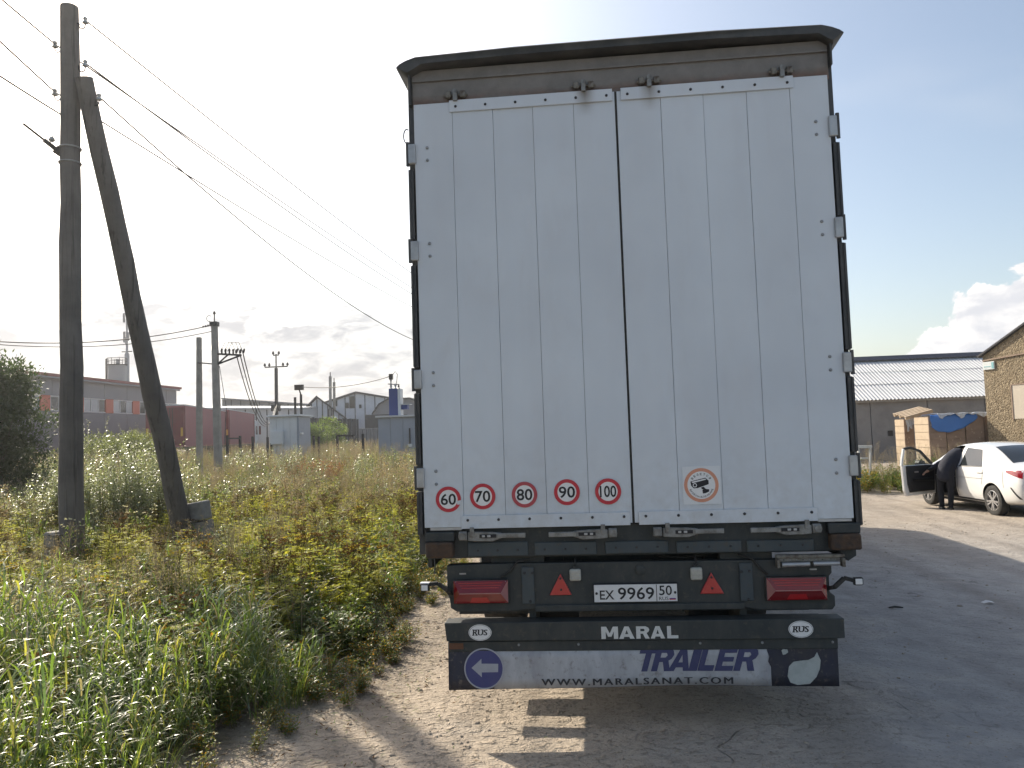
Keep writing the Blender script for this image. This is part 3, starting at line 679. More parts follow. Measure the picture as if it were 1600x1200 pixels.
m = MB(); m.flat(disc(-0.911, 0.373, 0.117, 56), 0.0005, wb); m.build('arrow_disc', 'arrow_blue', ap)
m = MB(); ring(m, -0.911, 0.373, 0.110, 0.118, -0.0004, 56, 1.0, wb); m.build('disc_outline', 'arrow_white', ap)
m = MB(); m.flat([(-0.985, 0.378), (-0.925, 0.430), (-0.925, 0.402), (-0.826, 0.400), (-0.828, 0.352), (-0.925, 0.352), (-0.925, 0.324)], -0.001, wb); m.build('arrow', 'arrow_white', ap)
for ch, a, b in (('T', -0.030, 0.066), ('R', 0.062, 0.160), ('A', 0.158, 0.268), ('I', 0.276, 0.312), ('L', 0.328, 0.404), ('E', 0.424, 0.512), ('R', 0.530, 0.636)): glyph(ch, a+0.0, b+0.012, 0.348, 0.480, 0.001, 'navy_print', ap, 0.30, wb, 'flap_white')
for q in range(3): text('lettering', 'WWW.MARALSANAT.COM', (-0.575+0.0022*q, 0.524+0.0022*q, 0.274, 0.312), 0.001-0.0003*q, 'ink_grey', ap, 0.0, 0.0, 1.28, wb)
torn = [(0.832, 0.318), (0.846, 0.282), (0.885, 0.268), (0.955, 0.274), (0.992, 0.312), (1.012, 0.355), (1.020, 0.405), (1.002, 0.452), (0.985, 0.424), (0.952, 0.408), (0.905, 0.404), (0.868, 0.398), (0.842, 0.372)]
m = MB(); m.flat(torn, 0.002, wb); m.build('torn_print', 'torn_white', ap)
m = MB(); m.flat([(0.805, 0.462), (0.815, 0.470), (0.838, 0.468), (0.842, 0.452), (0.826, 0.440), (0.812, 0.438)], 0.002, wb); m.build('torn_scrap', 'torn_white', ap)
# ragged dirty patches eating the right end of the white print
for pts in ([(0.742, 0.487), (0.722, 0.47), (0.735, 0.43), (0.728, 0.40), (0.742, 0.37), (0.75, 0.487)],):
    m = MB(); m.flat(pts, 0.0025, wb); m.build('torn_edge', 'flap_navy', ap)
# speed stickers
for (cx, cz, s_, red, bb) in ((-1.095, 1.370, '60', 'sticker_red', 0.093), (-0.887, 1.382, '70', 'sticker_red', 0.092), (-0.636, 1.386, '80', 'sticker_red_faded', 0.094), (-0.384, 1.394, '90', 'sticker_red', 0.096), (-0.142, 1.392, '100', 'sticker_red', 0.096)):
    k = empty('speed_sticker'); k.parent = T
    yy = -0.0062
    MB().flat(disc(cx, cz, 0.0765, 48), yy).build('disc', 'sticker_white', k)
    m = MB(); ring(m, cx, cz, 0.056, 0.0765, yy-0.0008, 56); m.build('red_ring', red, k)
    text('digits', s_, (cx-bb/2, cx+bb/2, cz-0.034, cz+0.034), yy-0.001, 'ink', k, 0.016)
    if s_ == '60': MB().flat([(cx+0.048, cz-0.012), (cx+0.08, cz-0.006), (cx+0.08, cz-0.030), (cx+0.055, cz-0.034)], yy-0.0016).build('torn_edge', 'door_white', k)
# camera sticker
k = empty('camera_sticker'); k.parent = T; cx, cz = 0.399, 1.414
yy = -0.0062
MB().box(0.293, 0.511, yy, -0.0045, 1.304, 1.524).build('sheet', 'sticker_clear', k)
MB().flat(disc(cx, cz, 0.081, 48), yy-0.0004).build('disc', 'sticker_white', k)
m = MB(); ring(m, cx, cz, 0.080, 0.099, yy-0.0008, 60); m.build('orange_ring', 'sticker_orange', k)
def arc_text(s, rad, a0, a1, h, flip):
    for i, ch in enumerate(s):
        a = R(a0+(a1-a0)*i/(len(s)-1)); o = text('lettering', ch, (-h*0.42, h*0.42, -h/2, h/2), 0, 'ink', k, 0.02)
        o.location = (cx+rad*math.cos(a), yy-0.001, cz+rad*math.sin(a)); o.rotation_euler = (0, -(a-math.pi/2) if not flip else -(a+math.pi/2), 0)
arc_text('ВЕДЕТСЯ', 0.064, 142, 38, 0.013, False)
arc_text('ВИДЕОНАБЛЮДЕНИЕ', 0.068, 203, 337, 0.010, True)
m = MB()
def pq(L_): m.flat([(cx+(a-473)*0.000905, cz-(b-320)*0.000905) for a, b in L_], yy-0.001)
pq([(405, 295), (500, 273), (520, 292), (520, 315), (450, 338), (425, 340), (408, 322)])
pq([(470, 335), (487, 330), (500, 345), (490, 350), (475, 345)])
pq([(478, 350), (500, 345), (521, 348), (521, 362), (498, 372), (480, 374)])
m.build('camera_pictogram', 'ink', k)
m = MB(); pq([(412, 297), (500, 279), (506, 285), (418, 306)]); m.v = [(a, b-0.0006, c) for a, b, c in m.v]; ring(m, cx+(432-473)*0.000905, cz, 0.008, 0.012, yy-0.0016, 20); m.build('pictogram_highlight', 'sticker_white', k)
# running gear
def wheel_mesh():
    t = MB().lathe((0, 0, 0), (1, 0, 0), [(0.30, -0.17), (0.44, -0.185), (0.505, -0.16), (0.52, -0.10), (0.52, 0.10), (0.505, 0.16), (0.44, 0.185), (0.30, 0.17)], 36)
    r_ = MB().lathe((0, 0, 0), (1, 0, 0), [(0.31, -0.15), (0.28, -0.12), (0.12, -0.05), (0.11, -0.12), (0.0, -0.12)], 28)
    r_.lathe((0, 0, 0), (1, 0, 0), [(0.31, 0.15), (0.28, 0.12), (0.12, 0.05), (0.11, 0.12), (0.0, 0.12)], 28)
    return t.mesh('tyre'), r_.mesh('rim')
tm, rm = wheel_mesh()
for y in (2.6, 3.9, 5.2):
    tp(MB().tube([(-0.95, y, 0.52), (0.95, y, 0.52)], 0.07, 10), 'axle', 'chassis_dark')
    for s in (-1, 1):
        w = empty('wheel', (s*1.04, y, 0.52)); w.parent = T
        link('tyre', tm, 'rubber', w, True); link('rim', rm, 'rim_steel', w, True)
for s in (-1, 1):
    tp(MB().box(s*1.22-0.015, s*1.22+0.015, 6.2, 10.2, 0.42, 0.52), 'side_guard_rail', 'galv'); tp(MB().box(s*1.22-0.015, s*1.22+0.015, 6.2, 10.2, 0.66, 0.76), 'side_guard_rail', 'galv')
    for y0, y1 in ((0.84, 1.10), (0.49, 0.63)): tp(MB().box(min(s*1.19, s*0.35), max(s*1.19, s*0.35), y0, y1, 0.50, 0.525), 'shadow_plate', 'chassis_dark')  # unseen plates, shaped to cast the shadow stripes on the ground below
    tp(MB().box(min(s*0.62, s*0.35), max(s*0.62, s*0.35), 0.50, 1.1, 0.53, 0.6), 'plate_arm', 'chassis_dark')
    tp(MB().box(s*1.25-0.012, s*1.25+0.012, 0.16, 13.4, 0.94, 1.035), 'side_rave', 'chassis_dark')
    tp(MB().box(s*0.85-0.06, s*0.85+0.06, 10.8, 10.92, 0.08, 1.05).box(s*0.85-0.13, s*0.85+0.13, 10.72, 11.0, 0.0, 0.08), 'landing_leg', 'chassis_dark')
    tp(MB().box(s*0.62-0.02, s*0.62+0.02, 0.1, 0.5, 0.50, 0.98), 'bumper_arm', 'chassis_dark')

# hoses and cables slung under the deck, splash of dried mud
for pts_, r_ in (([(-0.62, 0.06, 1.0), (-0.70, 0.045, 0.985), (-0.74, 0.04, 0.93), (-0.79, 0.04, 0.90), (-0.80, 0.05, 0.885)], 0.007), ([(0.60, 0.06, 1.0), (0.68, 0.045, 0.975), (0.72, 0.04, 0.92), (0.76, 0.045, 0.885)], 0.007),
                 ([(-0.35, 0.05, 1.0), (-0.355, 0.03, 0.97), (-0.353, 0.035, 0.945)], 0.005), ([(0.35, 0.05, 1.0), (0.352, 0.03, 0.965), (0.351, 0.035, 0.94)], 0.005), ([(0.1, 0.2, 1.02), (0.14, 0.16, 0.985), (0.3, 0.15, 0.975), (0.45, 0.16, 0.99), (0.5, 0.2, 1.02)], 0.009)):
    tp(MB().tube(pts_, r_, 6), 'cable', 'rubber', smooth='all')
for x, z in ((-1.07, 0.755), (-0.77, 0.755), (-1.07, 0.873), (-0.77, 0.873), (0.76, 0.749), (1.067, 0.749), (0.76, 0.861), (1.067, 0.861)): put_bolt(x, z, T, 0.0195, True, 0.5)
for x in (-1.09, -0.7, -0.35, 0.35, 0.7, 1.09): put_bolt(x, 0.508, T, 0.0, True, 0.9)

p_ = gpix(1545, 951, -0.12); p_.z = Hf(p_.x, p_.y)
mat('paper', (0.68, 0.68, 0.68), 0.8)
o = MB().add([(p_.x-0.05, p_.y-0.02, p_.z+0.012), (p_.x+0.0, p_.y-0.03, p_.z+0.03), (p_.x+0.055, p_.y-0.01, p_.z+0.014), (p_.x+0.05, p_.y+0.04, p_.z+0.02), (p_.x-0.01, p_.y+0.03, p_.z+0.035), (p_.x-0.055, p_.y+0.035, p_.z+0.013)], [(0, 1, 4, 5), (1, 2, 3, 4)]).build('paper_scrap', 'paper', None, fix=False); tag(o, 'small crumpled white paper scrap on the road at the right', 'litter')
p_ = gpix(1400, 963, -0.1); p_.z = Hf(p_.x, p_.y)+0.012
o = MB().tube([p_+Vector((-0.06, 0.0, 0)), p_+Vector((0.0, 0.008, 0.006)), p_+Vector((0.07, 0.0, 0.0))], [0.008, 0.011, 0.006], 7).build('stick', 'rubber', None); tag(o, 'short dark stick lying on the road right of the bumper', 'stick')
# ------------------------------------------------------------------ utility poles and wires
def wood_mat():
    t = NT('pole_wood'); P = t.geo.outputs['Position']
    g_ = t.noise(t.scaled(P, (13, 13, 0.45)), 1.0, 5, 0.65); n = t.noise(P, 1.7, 4, 0.6)
    c = t.mix(t.mr(n, 0.35, 0.65), (0.175, 0.157, 0.143), (0.115, 0.104, 0.096)); c = t.mix(t.math('MULTIPLY', t.mr(g_, 0.55, 0.66), 0.6), c, (0.035, 0.03, 0.027))
    t.L(c, t.p.inputs['Base Color']); t.p.inputs['Roughness'].default_value = 0.92; t.L(t.bump(g_, 1.0, 0.05), t.p.inputs['Normal'])
wood_mat()
mat('concrete', (0.30, 0.285, 0.265), 0.92, noise=(5, 0.9, (0.20, 0.19, 0.175)), bump=(30, 0.5))
mat('pole_concrete', (0.33, 0.315, 0.29), 0.9, noise=(3, 0.9, (0.24, 0.23, 0.21)))
mat('steel_dark', (0.05, 0.05, 0.052), 0.6, 0.4, noise=(8, 0.6, (0.09, 0.07, 0.06)))
mat('porcelain', (0.42, 0.43, 0.42), 0.25)
mat('wire', (0.06, 0.06, 0.06), 0.6)
mat('insul_dark', (0.03, 0.018, 0.015), 0.3)
def trunk(p, q, r0, r1, seg=14, wob=0.012, n=14):
    p, q = Vector(p), Vector(q); pts = []
    for i in range(seg+1):
        t = i/seg; pts.append(p.lerp(q, t)+Vector((random.uniform(-wob, wob), random.uniform(-wob, wob), 0)))
    return MB().tube(pts, [(r0+(r1-r0)*i/seg)*random.uniform(0.97, 1.03) for i in range(seg+1)], n)
PA = Vector((-7.82, 6.3, 0.0)); PAT = Vector((-7.868, 6.3, 8.50))
pole = thing('wooden_pole', 'tall grey wooden utility pole with leaning brace at the left edge of the verge', 'utility pole', (0, 0, 0))
trunk(PA+Vector((0.0, 0, -0.1)), PAT, 0.170, 0.128).build('shaft', 'pole_wood', pole, smooth=True)
BT, BB = pix(131, 122, 6.22), pix(292, 842, 8.0); BB.z = 0.02
trunk(BB+(BB-BT)*0.02, BT, 0.165, 0.125).build('brace', 'pole_wood', pole, smooth=True)
# concrete stubs wired to the feet
st = MB().box(-8.16, -7.99, 6.16, 6.40, -0.1, 0.30); st.build('concrete_stub', 'concrete', pole, bevel=0.02)
MB().box(-8.165, -7.985, 6.15, 6.41, 0.312, 0.545).build('concrete_stub', 'concrete', pole, bevel=0.03)
sx = pix(318, 800, 8.1)
d = Matrix.Translation(Vector((sx.x, 8.12, 0))) @ Matrix.Rotation(R(-9), 4, 'Y')
MB().box(-0.16, 0.17, -0.12, 0.14, -0.1, 0.46, d).build('concrete_stub', 'concrete', pole, bevel=0.02)
MB().box(-0.17, 0.16, -0.13, 0.15, 0.475, 0.79, d).build('concrete_stub', 'concrete', pole, bevel=0.03)
for c, r_, z in (((-7.95, 6.29), 0.24, 0.30), ((-7.95, 6.29), 0.24, 0.50)):
    MB().tube([(c[0]+r_*math.cos(a)*0.95, c[1]+0.17*math.sin(a), z+0.005*math.sin(3*a)) for a in np.linspace(0, 2*math.pi, 20)], 0.008, 6).build('binding_wire', 'steel_dark', pole)
bz = BB.lerp(BT, 0.06)
MB().tube([(bz.x+0.14+0.28*math.cos(a), bz.y+0.05+0.19*math.sin(a), 0.46+0.02*math.cos(a)) for a in np.linspace(0, 2*math.pi, 20)], 0.010, 6).build('binding_wire', 'steel_dark', pole)
for z in (6.28, 6.05):
    MB().tube([(-7.858+0.152*math.cos(a), 6.3+0.152*math.sin(a), z) for a in np.linspace(0, 2*math.pi, 18)], 0.012, 6).build('steel_band', 'galv', pole)
def insulator(p, s):
    """hook and bell insulator on the side s of the pole"""
    k = empty('insulator_hook', p); k.parent = pole
    pts = [(-s*0.06, 0, 0.02), (s*0.02, 0, 0.02)] + [(s*(0.07+0.05*math.cos(a)), 0, -0.02+0.055*math.sin(a)) for a in np.linspace(R(150), R(360), 9)] + [(s*0.12, 0, 0.03)]
    MB().tube(pts, 0.010, 6).build('hook', 'steel_dark', k)
    MB().lathe((s*0.12, 0, 0.0), (0, 0, 1), [(0.02, 0), (0.045, 0.01), (0.035, 0.04), (0.022, 0.055), (0.034, 0.075), (0.028, 0.1), (0.0, 0.105)], 12).build('bell', 'porcelain', k, smooth=True)
    return Vector(p)+Vector((s*0.12, 0, 0.06))
ins = []
for px, py, s in ((124, 38, 1), (95, 74, -1), (124, 105, 1), (95, 149, -1)):
    q = pix(px, py, 6.3); q.x = -7.862+s*0.125; ins.append(insulator(q, s))
q = pix(143, 158, 6.26); ins.append(insulator(q, 1))
# wood pole further along the same line and the one behind the camera carry the wires on
def far_pole(x, y, label):
    t = thing('wooden_pole', label, 'utility pole', (x, y, 0)); trunk((0, 0, -0.1), (0, 0, 8.6), 0.16, 0.12, 6).build('shaft', 'pole_wood', t, smooth=True)
    for i in range(5):
        s = 1 if i % 2 == 0 else -1
        MB().tube([(0, 0, 8.3-0.32*i), (s*0.2, 0, 8.27-0.32*i), (s*0.24, 0, 8.36-0.32*i)], 0.012, 6).build('insulator_hook', 'steel_dark', t)
    return [Vector((x+(0.24 if i % 2 == 0 else -0.24), y, 8.36-0.32*i)) for i in range(5)]
ends = far_pole(-5.9, 42.0, 'wooden utility pole standing hidden behind the tall semi-trailer')
def wire(p, q, sag, label, r=0.0125, n=30, cat='wire', group=None, parent=None):
    p, q = Vector(p), Vector(q)
    pts = [p.lerp(q, i/n)-Vector((0, 0, 4*sag*(i/n)*(1-i/n))) for i in range(n+1)]
    o = MB().tube(pts, r, 5).build('overhead_wire', 'wire', parent, smooth='all')
    if parent is None: tag(o, label, cat, group)
    return o
nm = ('topmost overhead wire running from the wooden pole towards the trailer roof', 'second overhead wire running from the left side of the wooden pole to the trailer',
      'middle overhead wire running from the wooden pole to the trailer', 'fourth overhead wire sloping from the wooden pole to the trailer', 'lowest overhead wire sloping from the brace top to the trailer')
sags = (0.35, 0.25, 0.5, 0.35, 1.7)
for i in range(5): wire(ins[i], ends[i], sags[i], nm[i])
nl = ('overhead wire leaving the pole top towards the upper left corner', 'overhead wire leaving the left insulator towards the upper left', 'faint overhead wire crossing the left edge of the sky below the others')
for (px, py, i, sg), lb in zip(((-60, -58, 1, 0.1), (-60, 5, 3, 0.1), (-60, 72, 3, 0.2)), nl):
    e = pix(px, py, 3.2); a = ins[i] if i != 3 or sg < 0.15 else pix(97, 180, 6.3)
    dd = (e-a); e2 = a+dd*(9.0/max(0.1, dd.length)); wire(a, e2, sg*0.3, lb)
# dead-end cable bracket on the left of the pole
k = empty('cable_bracket'); k.parent = pole
b0, b1, b2 = pix(97, 240, 6.28), pix(86, 232, 6.2), pix(36, 193, 5.9)
MB().bar(b0, b1, 0.10, 0.09).build('clamp', 'steel_dark', k); MB().tube([b1, b1.lerp(b2, 0.35)], 0.035, 8).build('bracket_arm', 'steel_dark', k); MB().tube([b1.lerp(b2, 0.35), b2], 0.018, 8).build('cable_end', 'steel_dark', k)
MB().lathe(pix(81, 222, 6.2), (0, 0, 1), [(0.02, 0), (0.05, 0.03), (0.02, 0.09), (0.0, 0.1)], 10).build('insulator', 'porcelain', k)
wire(b0, pix(-40, 213, 5.0), 0.05, 'thin cable leaving the pole bracket for the left edge of the sky', 0.005)

# square concrete poles standing in the weeds
def conc_pole(px0, py0, Y0, px1, py1, label, w0, w1):
    t = thing('concrete_pole', label, 'utility pole'); a, b = pix(px0, py0, Y0), pix(px1, py1, Y0); b.z = Hf(b.x, b.y)-0.1
    m = MB(); vs = []
    for p, w in ((b, w0), (a, w1)): vs += [p+Vector((sx*w/2, sy*w/2, 0)) for sx, sy in ((-1, -1), (1, -1), (1, 1), (-1, 1))]
    m.add(vs, [(3, 2, 1, 0), (4, 5, 6, 7), (0, 1, 5, 4), (1, 2, 6, 5), (2, 3, 7, 6), (3, 0, 4, 7)]); m.build('shaft', 'pole_concrete', t, bevel=0.02)
    return t, a, b
c1, c1t, _ = conc_pole(311, 527, 26, 312, 757, 'bare grey concrete post left of the concrete pole with insulators', 0.22, 0.17)
c2, c2t, c2b = conc_pole(335, 505, 25, 342, 762, 'grey concrete utility pole carrying a steel bracket with insulators', 0.27, 0.20)
MB().tube([c1t+Vector((0, -0.1, -1.05)), c2t+Vector((0, 0.1, -1.62))], 0.03, 6).build('tie_bar', 'steel_dark', c2)
MB().box(c2t.x-0.14, c2t.x+0.14, c2t.y-0.14, c2t.y+0.14, c2t.z-0.12, c2t.z+0.05).build('pole_cap', 'steel_dark', c2)
MB().tube([c2t, c2t+Vector((0, 0, 0.35))], 0.025, 6).build('top_pin', 'steel_dark', c2); MB().lathe(c2t+Vector((0, 0, 0.35)), (0, 0, 1), [(0.03, 0), (0.06, 0.04), (0.03, 0.12), (0.0, 0.13)], 10).build('insulator', 'insul_dark', c2)
MB().tube([c2t+Vector((-0.22+0.1*math.cos(a), 0, 0.2+0.12*math.sin(a))) for a in np.linspace(R(40), R(300), 10)], 0.012, 5).build('wire_loop', 'wire', c2)
arm0, arm1 = pix(340, 553, 25), pix(377, 555, 25); low = pix(340, 569, 25)
MB().bar(arm0, arm1, 0.08, 0.07).build('bracket_arm', 'steel_dark', c2); MB().bar(low, arm1, 0.06, 0.06).build('bracket_strut', 'steel_dark', c2); MB().bar(arm0.lerp(arm1, 0.45), low, 0.05, 0.05).build('bracket_strut', 'steel_dark', c2)
for i in range(4):
    a = arm0.lerp(arm1, 0.18+0.16*i)+Vector((0, 0, 0.03)); MB().lathe(a, (0, 0, 1), [(0.035, 0), (0.035, 0.12), (0.05, 0.13), (0.03, 0.2), (0, 0.2)], 8).build('insulator', 'insul_dark', c2)
k2 = pix(431, 637, 60); strung = []
for i, (dx, dy) in enumerate(((368, 549), (374, 549), (379, 549))):
    a = pix(dx, dy, 25)
    MB().lathe(a+Vector((0.02, 0, -0.07)), (0.35, 0, 1), [(0.0, 0), (0.055, 0.01), (0.04, 0.06), (0.055, 0.08), (0.04, 0.13), (0.05, 0.15), (0, 0.2)], 8).build('strain_insulator', 'insul_dark', c2, smooth=True)
    MB().tube([a, a+Vector((-0.15, 0, 0.36)), a+Vector((-0.42, 0, 0.38)), a+Vector((-0.62, 0, 0.02))], 0.012, 5).build('jumper_wire', 'wire', c2)
    wire(a, k2+Vector((0.1*i-0.1, 0, 0.15*i)), 2.2, ('left', 'middle', 'right')[i]+' one of three sagging wires from the concrete pole bracket to the far pole', 0.022)
wire(c2t+Vector((0, 0, -0.05)), pix(-40, 531, 19), 0.35, 'low wire running left from the concrete pole across the brace', 0.02)
wire(c2t+Vector((0, 0, -0.3)), pix(-40, 535, 19), 0.35, 'lower twin wire running left from the concrete pole', 0.016)
for i in range(5):  # strain insulator string on the low wire
    a = c2t.lerp(pix(-40, 531, 19), 0.012+0.012*i)+Vector((0, 0, -0.06-0.012*i)); MB().lathe(a, (1, 0, 0.15), [(0, 0), (0.05, 0.02), (0.02, 0.07), (0, 0.08)], 8).build('strain_insulator', 'insul_dark', c2)
MB().tube([pix(343, 572, 25), pix(354, 640, 25), pix(350, 700, 24.6)], 0.012, 5).build('ground_cable', 'wire', c2)

def slim_pole(px, py0, py1, Y, label, w, cross=None, twin=None):
    t = thing('far_utility_pole', label, 'utility pole'); a, b = pix(px, py0, Y), pix(px, py1, Y); b.z = Hf(b.x, b.y)-0.2
    MB().bar(b, a, w, w, (0, 1, 0)).build('shaft', 'pole_concrete' if cross is None else 'steel_dark', t)
    MB().tube([a, a+Vector((0, 0, 1.2 if cross else 0.5))], 0.06, 6).build('top_pin', 'steel_dark', t)
    if cross:
        for zz, hw in cross:
            z = a.z+zz; MB().bar((a.x-hw, a.y, z), (a.x+hw, a.y, z), 0.1, 0.1).build('crossarm', 'steel_dark', t)
            for k in (-1, -0.6, 0.6, 1) if hw > 0.8 else (-1, 1): MB().lathe((a.x+k*hw, a.y, z+0.05), (0, 0, 1), [(0.03, 0), (0.12, 0.08), (0.07, 0.25), (0, 0.32)], 8).build('insulator', 'insul_dark', t)
    return t
p4 = slim_pole(431.5, 575, 650, 60, 'dark far utility pole with a crossarm behind the silver cabinet', 0.22, [(0.1, 1.0), (1.1, 0.25)])
MB().box(k2.x-0.35, k2.x+0.35, k2.y-0.2, k2.y+0.2, k2.z-0.3, k2.z+0.25).build('cable_clamp', 'steel_dark', p4)
slim_pole(516, 588, 660, 88, 'taller of the twin pale concrete poles before the white gables', 0.28)
slim_pole(522, 597, 660, 89, 'shorter of the twin pale concrete poles before the white gables', 0.26)

# ------------------------------------------------------------------ left background
mat('clad_grey', (0.20, 0.205, 0.22), 0.6, noise=(0.8, 0.7, (0.225, 0.23, 0.245)))
mat('clad_dark', (0.145, 0.145, 0.165), 0.6, noise=(0.8, 0.7, (0.165, 0.165, 0.185)))
mat('clad_orange', (0.55, 0.14, 0.085), 0.6)
mat('roof_red', (0.22, 0.05, 0.045), 0.6)
mat('win_frame', (0.6, 0.6, 0.6), 0.5)
mat('glass_pale', (0.30, 0.32, 0.34), 0.12, spec=0.8)
mat('glass_dark', (0.02, 0.024, 0.028), 0.08, spec=0.5)
mat('tank_grey', (0.30, 0.30, 0.31), 0.6)
mat('red_curtain', (0.33, 0.105, 0.115), 0.6, noise=(1.2, 0.8, (0.28, 0.10, 0.11)))
mat('red_dark', (0.17, 0.022, 0.028), 0.5, noise=(1.5, 0.8, (0.12, 0.022, 0.026)))
mat('yellow_tape', (0.60, 0.33, 0.04), 0.5)
mat('cab_white', (0.65, 0.65, 0.66), 0.4)
mat('sheet_white', (0.52, 0.53, 0.55), 0.45, 0.3, noise=(0.6, 0.6, (0.42, 0.43, 0.45)))
mat('sheet_silver', (0.60, 0.63, 0.66), 0.45, 0.1, noise=(2, 0.6, (0.52, 0.54, 0.57)))
mat('sheet_bluegrey', (0.31, 0.34, 0.40), 0.55, noise=(1.5, 0.6, (0.27, 0.30, 0.35)))
mat('sheet_blue', (0.03, 0.055, 0.21), 0.5)
mat('board_white', (0.72, 0.72, 0.75), 0.8, noise=(1.2, 0.7, (0.6, 0.6, 0.63)))
mat('batten_dark', (0.06, 0.06, 0.065), 0.8)
mat('felt_dark', (0.055, 0.055, 0.06), 0.85)
mat('roof_grey', (0.25, 0.25, 0.27), 0.7, noise=(0.7, 0.7, (0.2, 0.2, 0.215)))
mat('fence_dark', (0.06, 0.062, 0.066), 0.8, noise=(1, 0.7, (0.085, 0.085, 0.085)))
mat('block_grey', (0.24, 0.235, 0.24), 0.9, noise=(1, 0.7, (0.19, 0.19, 0.2)))

# long metal-clad hall along x = -42 facing the verge
W = thing('metal_clad_hall', 'long grey metal-clad hall with orange panels between its windows', 'building')
X0, Y0, Y1, ZT = -42.0, 40.0, 72.6, 7.45
gap = 0.03; ys = np.arange(Y0, Y1, 3.4)
for i in range(len(ys)):
    a, b = ys[i], min(ys[i]+3.4, Y1)
    MB().box(X0-0.3, X0, a+gap, b-gap, 0.0, 4.72).build('wall_panel', 'clad_dark', W); MB().box(X0-0.3, X0, a+gap, b-gap, 5.98, ZT).build('wall_panel', 'clad_grey', W)
MB().box(X0-0.32, X0-0.3, Y0, Y1, 0, ZT).build('wall_backing', 'clad_dark', W)
yy = Y0+1.0; flip = 0
while yy < Y1-2.0:
    MB().box(X0-0.28, X0-0.02, yy-1.1, yy, 4.74, 5.96).build('band_panel', 'clad_orange', W)
    wn = empty('window', (X0, yy, 4.74)); wn.parent = W; ww = 3.0
    for j in range(3):
        a = j*ww/3; MB().box(-0.12, -0.06, a+0.08, a+ww/3-0.08, 0.1, 1.12).build('pane', 'glass_dark' if (j+flip) % 3 == 0 else 'glass_pale', wn)
        MB().box(-0.2, -0.03, a, a+0.07, 0, 1.22).build('mullion', 'win_frame', wn)
    MB().box(-0.2, -0.028, 0, ww, 0.0, 0.085).build('sill', 'win_frame', wn); MB().box(-0.2, -0.028, 0, ww, 1.135, 1.22).build('head', 'win_frame', wn)
    yy += 4.15; flip += 1
MB().box(X0-14, X0+0.35, Y0-0.2, Y1+0.4, ZT+0.003, ZT+0.22).build('roof', 'roof_red', W); MB().tube([(X0+0.32, Y0, ZT-0.12), (X0+0.32, Y1, ZT-0.12)], 0.09, 6).build('gutter', 'clad_grey', W)
MB().box(X0-14, X0-0.35, Y1-0.3, Y1, 0, ZT).build('end_wall', 'clad_dark', W)
MB().box(X0-14, X0-13.7, Y0, Y1-0.31, 0, ZT).build('back_wall', 'clad_dark', W); MB().box(X0-13.6, X0-0.35, Y0, Y0+0.3, 0, ZT).build('end_wall', 'clad_dark', W)
# tank tower with a railed platform behind the hall
tk = pix(183, 590, 80); t = thing('tank_tower', 'round grey tank with railed top rising behind the hall roof', 'tank', (tk.x, tk.y, 0))
MB().lathe((0, 0, 0), (0, 0, 1), [(0.95, 0), (0.95, tk.z+1.35), (0.9, tk.z+1.4), (0, tk.z+1.4)], 22).build('tank', 'tank_grey', t, smooth=True)
MB().lathe((0, 0, tk.z+1.42), (0, 0, 1), [(0, 0), (1.1, 0), (1.1, 0.07), (0, 0.07)], 20).build('platform', 'steel_dark', t)
for a in range(8): MB().tube([(1.05*math.cos(a*.785), 1.05*math.sin(a*.785), tk.z+1.45), (1.05*math.cos(a*.785), 1.05*math.sin(a*.785), tk.z+2.2)], 0.03, 5).build('railing_post', 'steel_dark', t)
for z in (1.85, 2.2): MB().tube([(1.05*math.cos(a), 1.05*math.sin(a), tk.z+z) for a in np.linspace(0, 2*math.pi, 24)], 0.03, 5).build('railing', 'steel_dark', t)
MB().tube([(0.1, 0, tk.z+1.45), (0.1, 0, tk.z+2.1)], 0.2, 10).build('vent_pipe', 'tank_grey', t); MB().box(-1.35, -1.2, -0.1, 0.1, 0, tk.z+2.2).build('ladder', 'steel_dark', t)
mp = pix(198.5, 590, 84); mt = pix(199, 489, 84); t = thing('cell_mast', 'slender grey antenna mast with small panel antennas left of the leaning brace', 'mast', (mp.x, mp.y, 0))
MB().tube([(0, 0, 0), (0, 0, mp.z+2.8), (0, 0, mp.z+3.0), (0, 0, mt.z)], [0.3, 0.27, 0.13, 0.1], 10).build('mast_tube', 'tank_grey', t, smooth=True)
MB().bar((-0.65, 0, mp.z+3.1), (0.65, 0, mp.z+3.1), 0.12, 0.1).build('crossarm', 'steel_dark', t)
for x, z, h in ((-0.25, 4.2, 1.3), (0.25, 4.4, 1.0), (-0.28, 6.6, 1.1), (0.22, 6.2, 0.9), (0.0, 4.0, 0.8)): MB().box(x-0.11, x+0.11, -0.2, -0.05, mp.z+z, mp.z+z+h).build('panel_antenna', 'tank_grey', t)

